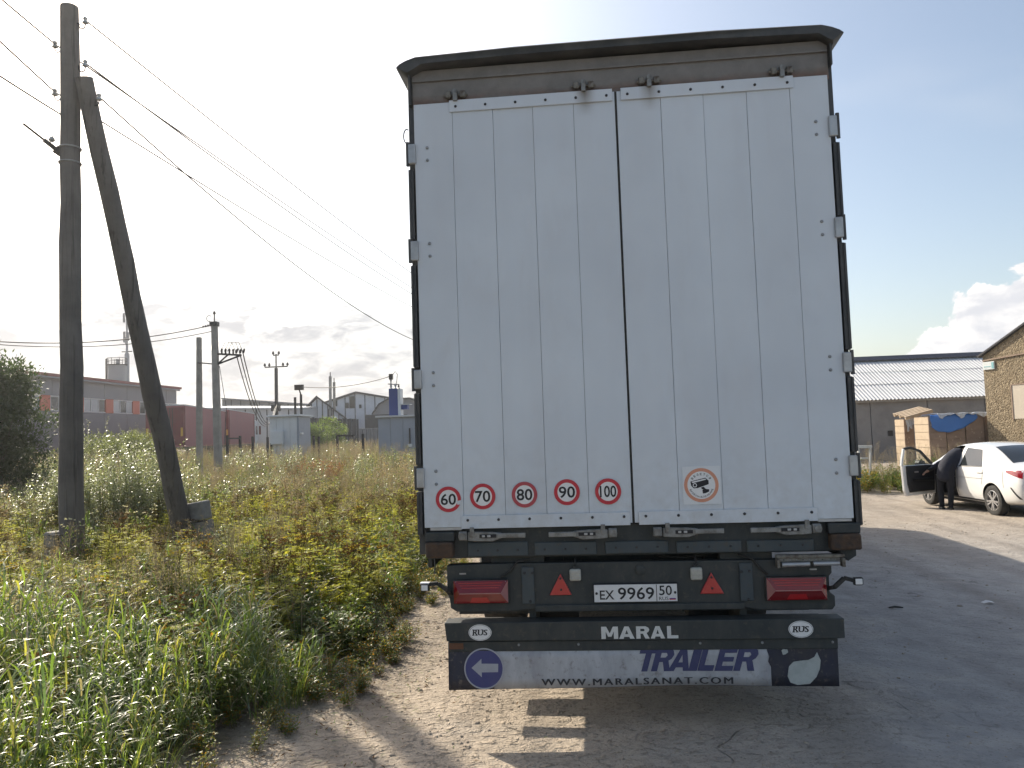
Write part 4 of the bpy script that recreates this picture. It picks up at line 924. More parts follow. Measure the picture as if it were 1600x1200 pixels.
# red curtain-side trailers parked in line
def red_trailer(corner, ang, length, h, label, rear=True, cab=False):
    t = thing('red_trailer', label, 'trailer', (corner.x, corner.y, Hf(corner.x, corner.y)), ang)
    w = 2.55
    MB().box(-w, 0, 0.08, length, 1.15, h).build('box_body', 'red_curtain', t)
    MB().box(-w-0.03, 0.03, 0.06, length+0.03, h+0.003, h+0.08).build('roof_edge', 'sheet_white', t)
    for x0, x1 in ((-w+0.03, -w/2-0.02), (-w/2+0.02, -0.03)): MB().box(x0, x1, 0.0, 0.075, 1.3, h-0.12).build('door', 'red_dark', t)
    for x in (-w+0.75, -0.75, -w/2-0.35, -w/2+0.35): MB().tube([(x, -0.03, 1.32), (x, -0.03, h-0.15)], 0.025, 6).build('lock_rod', 'steel_dark', t)
    for x in (-w+0.06, -0.21): MB().box(x, x+0.15, -0.012, -0.003, 1.9, 2.5).build('marker_plate', 'yellow_tape', t)
    for y in (0.12, length-0.2): MB().box(0.005, 0.05, y, y+0.14, 1.15, h-0.02).build('corner_post', 'red_dark', t)
    MB().box(-w, 0, 0.02, length, 0.95, 1.12).build('chassis', 'steel_dark', t)
    for y in (1.9, 3.2, 4.5):
        for x in (-w+0.2, -0.2):
            o = empty('wheel', (x, y, 0.5)); o.parent = t; link('tyre', tm, 'rubber', o, True); link('rim', rm, 'rim_steel', o, True)
    if cab:
        y = length
        MB().prism([(y+0.5, 0.5), (y+2.5, 0.5), (y+2.5, 1.9), (y+2.3, 3.2), (y+1.9, 3.6), (y+0.5, 3.6)], -w, -0.05, 'yz').build('cab', 'cab_white', t, bevel=0.1)
        MB().prism([(y+1.2, 2.1), (y+2.3, 2.1), (y+2.1, 3.0), (y+1.2, 3.0)], -0.045, -0.03, 'yz').build('side_window', 'glass_dark', t)
        MB().box(0.1, 0.3, y+2.1, y+2.25, 2.1, 3.0).build('mirror', 'red_dark', t)
        MB().box(-2.3, -0.25, y+0.2, y+2.0, 0.4, 1.0).build('tractor_chassis', 'steel_dark', t)
    return t
r1 = pix(287, 638, 48); red_trailer(r1, R(13.5), 13.4, 4.05, 'nearer dark red trailer showing its rear doors and yellow marker plates')
r2_ = pix(357, 640, 63); red_trailer(r2_, R(13.5), 12.6, 4.25, 'farther red curtain-side trailer with white cab behind the concrete poles', cab=True)

def hall(name, label, px0, px1, pytop0, pytop1, Y, depth, wallm, roofm, cat='building'):
    a, b = pix(px0, pytop0, Y), pix(px1, pytop1, Y); zg = Hf(a.x, a.y)-0.3
    t = thing(name, label, cat)
    MB().add([(a.x, Y, zg), (b.x, Y, zg), (b.x, Y, b.z), (a.x, Y, a.z), (a.x, Y+depth, zg), (b.x, Y+depth, zg), (b.x, Y+depth, b.z+0.5), (a.x, Y+depth, a.z+0.5)], [(0, 1, 2, 3), (5, 4, 7, 6), (1, 5, 6, 2), (4, 0, 3, 7)]).build('wall', wallm, t)
    n = 12
    for i in range(n):
        u0, u1 = i/n, (i+1)/n; P = lambda u, yy, dz: (a.x+(b.x-a.x)*u, yy, a.z+(b.z-a.z)*u+dz)
        MB().add([P(u0+0.002, Y-0.3, 0.02), P(u1-0.002, Y-0.3, 0.02), P(u1-0.002, Y+depth, 0.52), P(u0+0.002, Y+depth, 0.52), P(u0+0.002, Y-0.3, 0.2), P(u1-0.002, Y-0.3, 0.2), P(u1-0.002, Y+depth, 0.7), P(u0+0.002, Y+depth, 0.7)], [(3, 2, 1, 0), (4, 5, 6, 7), (0, 1, 5, 4), (1, 2, 6, 5), (2, 3, 7, 6), (3, 0, 4, 7)]).build('roof_sheet', roofm, t)
    for i in range(1, 10):
        u = i/10; MB().box(a.x+(b.x-a.x)*u-0.06, a.x+(b.x-a.x)*u+0.06, Y-0.05, Y-0.003, zg, a.z+(b.z-a.z)*u).build('wall_seam', 'batten_dark', t)
    return t
hall('grey_hall', 'long low grey hall seen behind the red trailers', 347, 495, 624, 634, 98, 20, 'block_grey', 'roof_grey')
hall('white_roofed_shed', 'low shed with a bright white roof just behind the red trailers', 300, 468, 640, 640, 82, 9, 'sheet_white', 'sheet_white')

def gable(name, label, pxl, pyl, pxa, pya, pxr, pyr, Y, depth, wins, nb):
    L_, A_, R_ = pix(pxl, pyl, Y), pix(pxa, pya, Y), pix(pxr, pyr, Y); zg = 0.2
    t = thing(name, label, 'building'); dep = Vector(((L_.x+R_.x)/2-CAM.x, Y-CAM.y, 0)).normalized()*depth
    sl = lambda x: (L_.z+(A_.z-L_.z)*(x-L_.x)/(A_.x-L_.x)) if x < A_.x else (A_.z+(R_.z-A_.z)*(x-A_.x)/(R_.x-A_.x))
    xs = np.linspace(L_.x, R_.x, nb+1)
    for i in range(nb):
        a, b = xs[i]+0.03, xs[i+1]-0.03
        top = [(b, sl(b)-0.05)] + ([(A_.x, A_.z-0.05)] if a < A_.x < b else []) + [(a, sl(a)-0.05)]
        MB().prism([(a, zg), (b, zg)]+top, Y, Y+0.2).build('wall_board', 'board_white', t)
    for i in range(1, nb): MB().box(xs[i]-0.06, xs[i]+0.06, Y-0.04, Y+0.1, zg, sl(xs[i])-0.06).build('batten', 'batten_dark', t)
    MB().prism([(L_.x, zg), (R_.x, zg), (R_.x, R_.z-0.2), (A_.x, A_.z-0.2), (L_.x, L_.z-0.2)], Y+0.25, Y+1.2).build('body', 'board_white', t)
    for P, Q in ((L_, A_), (A_, R_)):
        P2 = P+(P-Q).normalized()*0.5 if P is not A_ else P; Q2 = Q+(Q-P).normalized()*0.5 if Q is not A_ else Q
        v = [P2+Vector((0, -0.4, 0)), Q2+Vector((0, -0.4, 0)), Q2+dep, P2+dep]
        MB().add(v+[q+Vector((0, 0, 0.22)) for q in v], [(3, 2, 1, 0), (4, 5, 6, 7), (0, 1, 5, 4), (1, 2, 6, 5), (2, 3, 7, 6), (3, 0, 4, 7)]).build('roof', 'felt_dark', t)
    for x0, x1, y0, y1 in wins:
        a, b = pix(x0, y1, Y-0.06), pix(x1, y0, Y-0.06)
        wn = empty('window', (0, 0, 0)); wn.parent = t; MB().box(a.x-0.08, b.x+0.08, Y-0.1, Y-0.045, a.z-0.08, b.z+0.08).build('frame', 'batten_dark', wn); MB().box(a.x, b.x, Y-0.13, Y-0.105, a.z, b.z).build('pane', 'glass_dark', wn)
gable('white_gabled_house', 'large pale gabled house with dark battens and windows left of the blue tower', 478, 640, 557, 614, 680, 634, 104, 14, [(547, 553, 620, 637), (540, 544, 630, 637), (522, 526, 624, 634), (562, 564, 633, 637)], 13)
gable('small_gabled_house', 'small pale steep-gabled shed with vertical boards behind the dark fence', 462, 656, 496, 621, 538, 652, 88, 9, [(514, 518, 640, 650)], 9)
# rounded hangar
hl, hr = pix(582, 655, 96), pix(668, 655, 96); t = thing('arched_hangar', 'grey round-shouldered hangar behind the blue tower', 'building'); top = pix(605, 624, 96).z
pf = [(hl.x, 0), (hl.x, hl.z+0.6), (hl.x+0.9, top-0.7), (hl.x+2.2, top-0.05), (hr.x-2.2, top-0.05), (hr.x-0.9, top-0.7), (hr.x, hl.z+0.6), (hr.x, 0)]
MB().prism(pf, 96, 108).build('shell', 'roof_grey', t); MB().prism([(x, z) for x, z in pf[1:-1]]+[(x, z+0.18) for x, z in reversed(pf[1:-1])], 95.7, 108.3).build('roof_edge', 'felt_dark', t)
MB().box(hl.x+2.5, hl.x+5.5, 95.93, 95.99, 0.3, 4.2).build('door', 'block_grey', t)
# dark plank fence, then a grey block wall
fa, fb = pix(466, 652, 72), pix(560, 655, 72); t = thing('plank_fence', 'dark tall plank fence before the pale gabled houses', 'fence')
n = 26
for i in range(n):
    a = fa.x+(fb.x-fa.x)*i/n; b = fa.x+(fb.x-fa.x)*(i+1)/n; MB().box(a+0.012, b-0.012, 72+0.03*(i % 2), 72.06+0.03*(i % 2), 0.2, fa.z+(fb.z-fa.z)*i/n+random.uniform(-0.06, 0.06)).build('plank', 'fence_dark', t)
MB().box(fa.x, fb.x, 72.1, 72.16, 1.2, 1.4).build('rail', 'fence_dark', t)
fc = pix(596, 668, 72); t = thing('block_wall', 'low grey block wall right of the dark plank fence', 'wall')
for i in range(6):
    a = fb.x+(fc.x-fb.x)*i/6; b = fb.x+(fc.x-fb.x)*(i+1)/6; MB().box(a+0.02, b-0.02, 72, 72.3, 0.2, 2.75).build('wall_panel', 'block_grey', t, bevel=0.03); 
MB().box(fb.x+0.1, fc.x+1.5, 74, 77, 0.2, 4.15).build('shed_behind', 'fence_dark', t)

# silver electrical cabinet
ka, kb = pix(421, 652, 38), pix(463.5, 652, 38); zg = Hf(ka.x, 38); zt = ka.z
t = thing('silver_cabinet', 'tall silver sheet-metal electrical cabinet with a dark side in the weeds', 'cabinet')
pw = (kb.x-ka.x)/4
for i in range(4): MB().box(ka.x+pw*i+0.008, ka.x+pw*(i+1)-0.008, 38, 38.04, zg-0.1, zt).build('front_panel', 'sheet_silver', t, bevel=0.006)
MB().box(ka.x+0.01, kb.x+0.1, 38.045, 39.9, zg-0.1, zt-0.01).build('body', 'sheet_bluegrey', t); MB().box(ka.x-0.12, kb.x+0.25, 37.86, 40.0, zt+0.002, zt+0.10).build('roof', 'sheet_silver', t, bevel=0.01)
MB().box(ka.x+0.16, ka.x+0.86, 37.72, 37.995, zg+1.22, zg+1.98).build('meter_box', 'sheet_silver', t, bevel=0.015); MB().box(ka.x+0.2, ka.x+0.82, 37.70, 37.717, zg+1.26, zg+1.94).build('meter_door', 'sheet_silver', t, bevel=0.005)
MB().box(ka.x+0.06, ka.x+0.14, 37.9, 37.99, zg+0.3, zg+1.3).build('cable_duct', 'steel_dark', t); MB().box(kb.x+0.102, kb.x+0.2, 38.2, 38.5, zg+1.75, zg+1.85).build('vent', 'white_plastic', t)
for i, (dx, hh) in enumerate(((-0.3, 1.1), (0.05, 1.25))): MB().tube([(kb.x+dx, 38.6, zt), (kb.x+dx, 38.6, zt+hh)], 0.075, 8).build('insulator_post', 'steel_dark', t)
MB().box(kb.x-0.30, kb.x+0.2, 38.5, 38.7, zt+1.5, zt+1.8).build('bushing', 'insul_dark', t); MB().tube([(kb.x+0.05, 38.6, zt+1.2), (kb.x-0.05, 38.6, zt+1.55)], 0.04, 6).build('busbar', 'steel_dark', t)
bush_top = Vector((kb.x, 38.6, zt+1.7))
# transformer kiosk with blue tower
ta, tb = pix(590.5, 653, 33), pix(668, 653, 33); zg = Hf(ta.x, 33)
t = thing('transformer_kiosk', 'blue-grey transformer kiosk with a tall blue box on its roof', 'kiosk'); zt = ta.z; n = 4; pw = (tb.x-ta.x)/n
for i in range(n): MB().box(ta.x+pw*i+0.006, ta.x+pw*(i+1)-0.006, 33, 33.04, zg-0.1, zt).build('front_panel', 'sheet_bluegrey', t, bevel=0.006)
MB().box(ta.x, tb.x, 33.045, 35.2, zg-0.1, zt-0.01).build('body', 'sheet_bluegrey', t); MB().box(ta.x-0.1, tb.x+0.1, 32.85, 35.3, zt+0.002, zt+0.09).build('roof', 'sheet_white', t, bevel=0.01)
wa, wb_ = pix(609.5, 640, 33.8), pix(622.5, 607, 33.8); MB().box(wa.x, wb_.x, 33.6, 34.2, zt+0.09, wb_.z).build('blue_tower', 'sheet_blue', t, bevel=0.01); MB().box(wb_.x+0.003, wb_.x+0.13, 33.6, 34.2, zt+0.09, wb_.z-0.02).build('tower_side', 'sheet_silver', t)
MB().box(wb_.x+0.14, wb_.x+0.45, 33.7, 34.1, zt+0.4, zt+0.62).build('vent_hood', 'sheet_blue', t); MB().box(wb_.x+0.14, wb_.x+0.6, 33.65, 34.15, zt+0.625, zt+0.66).build('hood_lid', 'sheet_white', t)
for px, hh, mm in ((611, 0.75, 'tank_grey'), (617.5, 0.3, 'porcelain'), (623, 0.25, 'insul_dark')):
    c = pix(px, 607, 33.9); MB().lathe((c.x, c.y, c.z-0.05), (0, 0, 1), [(0.05, 0), (0.06, 0.05), (0.03, 0.08), (0.055, 0.12), (0.03, hh*0.5), (0.055, hh*0.6), (0.02, hh), (0, hh)], 10).build('bushing', mm, t, smooth=True)
c = pix(611, 590, 33.9); MB().box(c.x-0.09, c.x+0.09, 33.8, 34.0, c.z-0.1, c.z+0.18).build('arrester', 'insul_dark', t); MB().tube([c+Vector((0.05, 0, 0.1)), c+Vector((0.22, 0, 0.3)), c+Vector((0.33, 0, 0.15)), pix(619, 604, 33.9)], 0.015, 5).build('jumper_wire', 'wire', t)
MB().bar(pix(606, 600, 33.9), pix(624, 601, 33.9), 0.04, 0.04).build('top_frame', 'steel_dark', t)
mk = pix(640, 690, 32.9); MB().box(mk.x-0.03, mk.x+0.03, 32.93, 32.99, mk.z-0.1, mk.z+0.65).build('door_handle', 'steel_dark', t); MB().box(mk.x-0.1, mk.x+0.1, 32.92, 32.99, mk.z-0.25, mk.z-0.11).build('warning_plate', 'sticker_white', t)
wire(bush_top, c+Vector((-0.1, 0, 0.05)), 0.25, 'sagging wire from the silver cabinet up to the blue tower', 0.022)
# posts of a vanished fence in the weeds
for i, (px, py, Y) in enumerate(((355, 680, 30), (375, 681, 31), (395, 682, 32), (418, 683, 34), (490, 681, 35), (498, 682, 34), (527, 680, 33), (567, 678, 31))):
    a = pix(px, py, Y); zg = Hf(a.x, a.y); o = MB().box(a.x-0.05, a.x+0.05, a.y-0.05, a.y+0.05, zg-0.1, a.z).build('fence_post', 'steel_dark', None)
    tag(o, ('leftmost rusty fence post with a rail below the red trailer', 'second rusty fence post from the concrete pole', 'third rusty fence post from the concrete pole', 'rusty fence post just left of the silver cabinet', 'thin fence post just right of the silver cabinet', 'second fence post right of the silver cabinet', 'rusty fence post under the crossbar in the open weeds', 'rusty fence post nearest the blue-grey kiosk')[i], 'post', 'rusty fence posts in the weeds')
a, b = pix(355, 685, 30), pix(376, 685, 31); o = MB().bar(a, b, 0.06, 0.06).build('fence_rail', 'steel_dark', None); tag(o, 'short rusty rail joining the two leftmost fence posts', 'rail')
a, b = pix(527, 680.5, 33), pix(553, 681, 33); o = MB().bar(a, b, 0.09, 0.09).build('fence_rail', 'steel_dark', None); tag(o, 'rusty crossbar among dry weeds between the cabinet and the kiosk', 'rail')
# ------------------------------------------------------------------ right-hand yard
mat('roof_corr', (0.60, 0.605, 0.61), 0.6, 0.0, noise=(0.9, 0.7, (0.50, 0.50, 0.51)))
mat('ridge_navy', (0.035, 0.04, 0.06), 0.6)
mat('wall_grey', (0.32, 0.30, 0.28), 0.92, noise=(0.9, 0.9, (0.23, 0.215, 0.205)), bump=(8, 0.3))  # grey concrete of the warehouse walls
mat('fascia', (0.42, 0.40, 0.37), 0.8)
mat('beige_board', (0.52, 0.46, 0.38), 0.8, noise=(1.5, 0.6, (0.46, 0.41, 0.34)))
mat('sign_pale', (0.62, 0.66, 0.66), 0.5, noise=(10, 0.5, (0.5, 0.54, 0.54)))
mat('sign_teal', (0.20, 0.42, 0.45), 0.5)
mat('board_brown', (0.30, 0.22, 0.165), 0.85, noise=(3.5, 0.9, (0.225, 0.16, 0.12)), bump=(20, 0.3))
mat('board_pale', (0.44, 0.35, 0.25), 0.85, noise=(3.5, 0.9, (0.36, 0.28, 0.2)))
mat('tarp_blue', (0.05, 0.17, 0.48), 0.5, bump=(6, 0.4))
mat('film_white', (0.58, 0.60, 0.62), 0.4, noise=(7, 0.8, (0.40, 0.44, 0.52)))
mat('frame_white', (0.62, 0.61, 0.58), 0.7, noise=(10, 0.6, (0.5, 0.49, 0.46)))
def pebble():
    t = NT('pebbledash'); P = t.geo.outputs['Position']
    v = t.N('ShaderNodeTexVoronoi'); t.L(P, v.inputs['Vector']); v.inputs['Scale'].default_value = 17
    s = t.N('ShaderNodeSeparateColor'); t.L(v.outputs['Color'], s.inputs[0])
    n = t.noise(P, 2.0, 5, 0.6)
    c = t.mix(s.outputs[0], (0.135, 0.10, 0.06), (0.33, 0.265, 0.175)); c = t.mix(t.math('MULTIPLY', t.mr(n, 0.4, 0.7), 0.5), c, (0.17, 0.135, 0.085))
    t.L(c, t.p.inputs['Base Color']); t.p.inputs['Roughness'].default_value = 0.95; t.L(t.bump(v.outputs['Distance'], 0.7, -0.03), t.p.inputs['Normal'])
pebble()
# corrugated-roof warehouse
WH = thing('corrugated_warehouse', 'long grey warehouse with a bright corrugated roof beyond the white car', 'building')
xa, xb, ye, yr, ze, zr = 6.0, 26.0, 38.0, 43.0, 3.02, 5.28
def corr(w, y0, z0, y1, z1, pitch=0.19, amp=0.024):
    m = MB(); n = int(round(w/pitch))*6; vs = []
    for i in range(n+1):
        x = w*i/n; d_ = amp*math.cos(2*math.pi*x/pitch)
        nrm = Vector((0, -(z1-z0), (y1-y0))).normalized()
        for (y, z) in ((y0, z0), (y1, z1)): vs.append((x+0, y+nrm.y*d_, z+nrm.z*d_))
    m.add(vs, [(2*i, 2*i+2, 2*i+3, 2*i+1) for i in range(n)]); return m.mesh('roof_sheet', False)
pw = 0.19*6; nrow = 3; dy, dz = (yr-ye)/nrow, (zr-ze)/nrow
for r_ in range(nrow):
    meR = corr(pw, -0.35 if r_ == 0 else -0.12, -0.16 if r_ == 0 else -0.05, dy, dz); meR.materials.append(M_['roof_corr'])
    for i in range(int((xb-xa)/pw)):
        o = link('roof_sheet', meR, None, WH, 'all'); o.location = (xa+i*pw, ye+r_*dy, ze+r_*dz+0.02*r_+random.uniform(-0.006, 0.006))
MB().prism([(yr-0.35, zr+0.02), (yr, zr+0.16), (yr+0.4, zr+0.02), (yr, zr+0.28)], xa, xb, 'yz').build('ridge_cap', 'ridge_navy', WH)
MB().add([(xa, yr, zr-0.05), (xb, yr, zr-0.05), (xb, yr+5, ze), (xa, yr+5, ze)], [(0, 1, 2, 3)]).build('back_roof', 'roof_corr', WH)
MB().box(xa, xb, ye-0.18, ye-0.06, ze-0.28, ze-0.10).build('fascia', 'fascia', WH)
xs = np.linspace(xa, xb, 8)
for i in range(7): MB().box(xs[i]+0.015, xs[i+1]-0.015, ye, ye+0.25, -0.35, ze-0.1).build('wall_panel', 'wall_grey', WH, bevel=0.015)
MB().box(xa, xb, ye+0.26, ye+0.3, -0.35, ze-0.12).build('wall_core', 'steel_dark', WH)
for x in (xa, xb): MB().prism([(ye+0.3, -0.3), (yr+5, -0.3), (yr+5, ze-0.05), (yr, zr-0.1), (ye+0.3, ze-0.1)], x-0.1, x+0.1, 'yz').build('gable_wall', 'wall_grey', WH)
v_ = pix(1391, 677, ye); MB().box(v_.x-0.12, v_.x+0.12, ye-0.03, ye-0.003, v_.z-0.14, v_.z+0.14).build('wall_vent', 'steel_dark', WH)

# pebbledashed house at the right edge: local x runs along its gable wall
PH = thing('pebbledash_house', 'brown pebbledashed gable of a low house at the right edge', 'building', (15.12, 27.2, -0.26), math.atan2(-1, 0.36))
hw_ = 7.6; za, zp = 4.38, 4.38+hw_/2*0.47
MB().prism([(0, -0.2), (hw_, -0.2), (hw_, za), (hw_/2, zp), (0, za)], 0.0, 0.3).build('gable_wall', 'pebbledash', PH)
MB().box(0.0, 0.3, 0.305, 9.0, -0.2, za-0.05).build('side_wall', 'pebbledash', PH); MB().box(hw_-0.3, hw_, 0.305, 9.0, -0.2, za-0.05).build('side_wall', 'pebbledash', PH)
for s in (0, 1):
    x0, x1 = (-0.14, hw_/2) if s == 0 else (hw_+0.14, hw_/2); z0 = za-0.14*0.47
    v = [(x0, -0.12, z0+0.02), (x1, -0.12, zp+0.02), (x1, 9.2, zp+0.02), (x0, 9.2, z0+0.02)]
    MB().add(v+[(a, b, c_+0.07) for a, b, c_ in v], [(3, 2, 1, 0), (4, 5, 6, 7), (0, 1, 5, 4), (1, 2, 6, 5), (2, 3, 7, 6), (3, 0, 4, 7)]).build('roof', 'felt_dark', PH)
MB().bar((0.02, -0.03, za-0.18), (hw_*0.5, -0.03, za+0.02), 0.03, 0.05).build('ledge', 'board_brown', PH)
wn = empty('window', (1.22, 0, 1.93)); wn.parent = PH
MB().box(0, 1.5, -0.012, 0.004, 0.0, 1.25).build('board', 'beige_board', wn); MB().box(-0.05, -0.005, -0.03, 0.0, -0.05, 1.28).build('frame', 'board_brown', wn); MB().box(-0.003, 1.5, -0.03, -0.013, 1.252, 1.29).build('frame', 'board_brown', wn)
sg = empty('street_sign', (0.03, 0, 3.84)); sg.parent = PH
MB().box(0, 0.52, -0.05, -0.01, 0, 0.30).build('plate', 'sign_pale', sg, bevel=0.006); MB().box(0.40, 0.50, -0.056, -0.0515, 0.03, 0.27).build('number_field', 'sign_teal', sg)
MB().box(0.05, 0.36, -0.056, -0.0515, 0.10, 0.13).build('faded_line', 'sign_teal', sg)
MB().tube([(2.0, -0.05, 4.55), (1.93, -0.07, 4.4), (2.0, -0.05, 4.32)], 0.03, 6).build('loose_strap', 'steel_dark', PH)

# timber crates under tarpaulin
def crate(x0, x1, y0, y1, z1, label, rows=7):
    t = thing('timber_crate', label, 'crate', (0, 0, 0), group='crates of boards by the house'); z0 = -0.27
    for i in range(rows):
        a = z0+(z1-z0)*i/rows; b = z0+(z1-z0)*(i+1)/rows
        MB().box(x0, x1, y0, y0+0.05, a+0.008, b-0.008).build('board', 'board_brown', t); MB().box(x0, x0+0.05, y0+0.052, y1, a+0.008, b-0.008).build('side_board', 'board_pale', t)  # side boards get a paler colour that paints in their sunlit look
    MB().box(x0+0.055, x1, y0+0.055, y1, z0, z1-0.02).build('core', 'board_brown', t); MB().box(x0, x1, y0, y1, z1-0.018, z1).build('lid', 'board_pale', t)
    for i in range(5):
        x, z = random.uniform(x0+0.08, x1-0.08), random.uniform(0.7, z1-0.15); MB().box(x-0.022, x+0.022, y0-0.006, y0-0.001, z-0.03, z+0.03).build('knot_patch', 'board_pale', t)
    return t
yb = 27.6; e = [pix(px, 650, yb).x for px in (1450, 1478, 1508, 1538, 1562)]
crate(e[0], e[1]-0.04, yb, yb+1.35, 1.86, 'brown crate with sunlit pale side, leftmost under the blue tarp')
crate(e[1], e[2]-0.04, yb+0.02, yb+1.35, 1.88, 'brown crate in the middle under the blue tarp')
crate(e[2], e[3]-0.04, yb, yb+1.35, 1.85, 'brown crate at the right end of the blue tarp')
crate(e[3], e[4], yb+0.03, yb+2.0, 1.82, 'brown crate squeezed against the pebbledash house')
q = pix(1412, 655, 30.2); crate(q.x, q.x+0.38, 30.2, 31.2, 1.80, 'narrow separate crate below the tilted pallet')
def cloth(name, label, cat, m_, x0, x1, y, z, low, over, folds, fr=7.0, nx=40, nz=14):
    """sheet lying back over the crates and hanging down in front"""
    m = MB(); vs = []
    for i in range(nx+1):
        u = i/nx; x = x0+(x1-x0)*u; L_ = low(u)
        for j in range(nz+1):
            w = j/nz
            if w < 0.3: yy, zz = y+over*(1-w/0.3), z+0.03
            else:
                k = (w-0.3)/0.7; yy, zz = y-0.03-folds*k*(0.5+0.5*math.sin(fr*u*6.28+2*k)), z+0.03-L_*k
            vs.append((x+0.02*math.sin(9*w+5*u), yy, zz+0.012*math.sin(23*u+8*w)))
    m.add(vs, [(i*(nz+1)+j, (i+1)*(nz+1)+j, (i+1)*(nz+1)+j+1, i*(nz+1)+j+1) for i in range(nx) for j in range(nz)])
    o = m.build(name, m_, None, smooth='all'); s_ = o.modifiers.new('solid', 'SOLIDIFY'); s_.thickness = 0.006; tag(o, label, cat); return o
cloth('blue_tarp', 'blue tarpaulin hanging over the front of the timber crates', 'tarp', 'tarp_blue', e[0]+0.06, e[2]+0.42, yb-0.03, 1.90, lambda u: 0.12+0.58*math.sin(math.pi*min(1, 0.10+u*0.90)**0.75)**0.7, 0.8, 0.05, 1.6)
cloth('white_film', 'crumpled white film over the crate tops right of the pallet', 'film', 'film_white', e[1]-0.35, e[2]+0.9, yb-0.06, 1.945, lambda u: 0.10+0.07*math.sin(17*u)+0.05*math.sin(31*u), 0.6, 0.08, 12)
q2 = pix(1408, 648, 29.6); q3 = pix(1436, 645, 29.6)
cloth('striped_film', 'torn white film hanging below the tilted pallet', 'film', 'film_white', q2.x+0.12, q3.x+0.05, 29.5, 1.92, lambda u: 0.62-0.45*u+0.08*math.sin(25*u), 0.4, 0.12, 9)
pt = thing('wooden_pallet', 'tilted pale wooden pallet lying on the crate beside the blue tarp', 'pallet', (q2.x+0.55, 29.75, 1.98), R(8)); pt.rotation_euler = (R(10), R(-13), R(8))
for k in range(5): MB().box(-0.6, 0.6, -0.42+0.2*k, -0.29+0.2*k, 0.10, 0.125).build('deck_board', 'board_pale', pt)
for k in (-0.4, 0, 0.4): MB().box(-0.6, 0.6, k-0.05, k+0.05, 0.0, 0.098).build('stringer', 'board_pale', pt)
# white frame half hidden in the weeds
fr = thing('trestle', 'white painted trestle frame sticking out of the weeds beside the trailer', 'frame'); 
A, B, D, E_ = pix(1338, 698, 19.5), pix(1362, 698, 19.5), pix(1345, 716, 19.4), pix(1356, 716, 19.4)
MB().bar(A, B, 0.09, 0.08).build('top_bar', 'frame_white', fr); MB().bar(A+Vector((0.04, 0.6, 0)), B+Vector((0.04, 0.6, 0)), 0.09, 0.06).build('top_bar', 'frame_white', fr)
MB().bar(A.lerp(B, 0.1), Vector((D.x, D.y, -0.25)), 0.05, 0.05).build('leg', 'frame_white', fr); MB().bar(A.lerp(B, 0.9), Vector((E_.x, E_.y, -0.25)), 0.05, 0.05).build('leg', 'frame_white', fr); MB().bar(D, E_, 0.05, 0.05).build('rung', 'frame_white', fr)
MB().bar(A.lerp(B, 0.5), A.lerp(B, 0.5)+Vector((0.04, 0.6, 0)), 0.05, 0.05).build('cross_piece', 'frame_white', fr)

# ------------------------------------------------------------------ white sedan
mat('car_white', (0.74, 0.745, 0.74), 0.22, coat=0.7, noise=(1.5, 0.25, (0.66, 0.655, 0.64)))
mat('car_black', (0.012, 0.012, 0.013), 0.5)
mat('car_trim', (0.02, 0.02, 0.022), 0.7)
mat('alloy', (0.55, 0.55, 0.56), 0.3, 0.8)
mat('tail_red', (0.24, 0.008, 0.014), 0.15, coat=0.6)
mat('cloth_dark', (0.012, 0.013, 0.018), 0.9, noise=(6, 0.6, (0.02, 0.022, 0.03)))
mat('cloth_navy', (0.014, 0.016, 0.028), 0.9, noise=(6, 0.9, (0.024, 0.027, 0.042)), bump=(9, 1.0))
mat('sleeve_sunlit', (0.22, 0.22, 0.27), 0.85)
mat('skin', (0.42, 0.25, 0.18), 0.6)
mat('hair', (0.02, 0.015, 0.012), 0.8)
CZ = -0.252
CAR = thing('white_sedan', 'white sedan with its driver door wide open', 'car', (8.775, 12.34, CZ), R(4.2))
ST = [(-0.97, .60, .66, .62, .38, .80, .45, .88), (-0.93, .74, .80, .74, .30, .90, .58, 1.00), (-0.75, .80, .855, .80, .26, .95, .66, 1.045), (-0.45, .82, .865, .825, .24, .965, .66, 1.065), (-0.25, .82, .865, .83, .22, .965, .62, 1.15), (0.15, .82, .865, .835, .20, .96, .57, 1.33), (0.55, .82, .865, .84, .20, .95, .55, 1.435), (1.05, .82, .865, .84, .20, .94, .55, 1.475), (1.55, .82, .865, .84, .20, .93, .555, 1.455), (1.95, .82, .865, .84, .20, .925, .56, 1.37), (2.40, .82, .865, .84, .20, .92, .60, 1.14), (2.75, .82, .865, .83, .20, .91, .64, .975), (3.10, .80, .85, .80, .22, .86, .62, .92), (3.35, .74, .79, .74, .26, .76, .55, .81), (3.46, .60, .66, .60, .34, .62, .45, .66)]
m = MB(); vs = []
for (y, hs, hm, hb, zb, zt, hr_, zr_) in ST:
    half = [(0, zb), (hs*0.88, zb), (hs, zb+0.07), (hm, zb+0.45*(zt-zb)), (hm*0.99, zb+0.72*(zt-zb)), (hb, zt), (hb*0.985, zt+0.015), (hr_+0.03, zr_-0.06), (hr_*0.93, zr_-0.02), (hr_*0.5, zr_), (0, zr_+0.008)]
    vs += [(x, y, z) for x, z in half]+[(-x, y, z) for x, z in half[-2:0:-1]]
K = 20; ns = len(ST)
m.add(vs, [(i*K+j, i*K+(j+1) % K, (i+1)*K+(j+1) % K, (i+1)*K+j) for i in range(ns-1) for j in range(K)]+[tuple(range(K)), tuple((ns-1)*K+j for j in range(K))])
body = m.build('body', 'car_white', None, smooth='all')
sb = body.modifiers.new('sub', 'SUBSURF'); sb.levels = sb.render_levels = 3
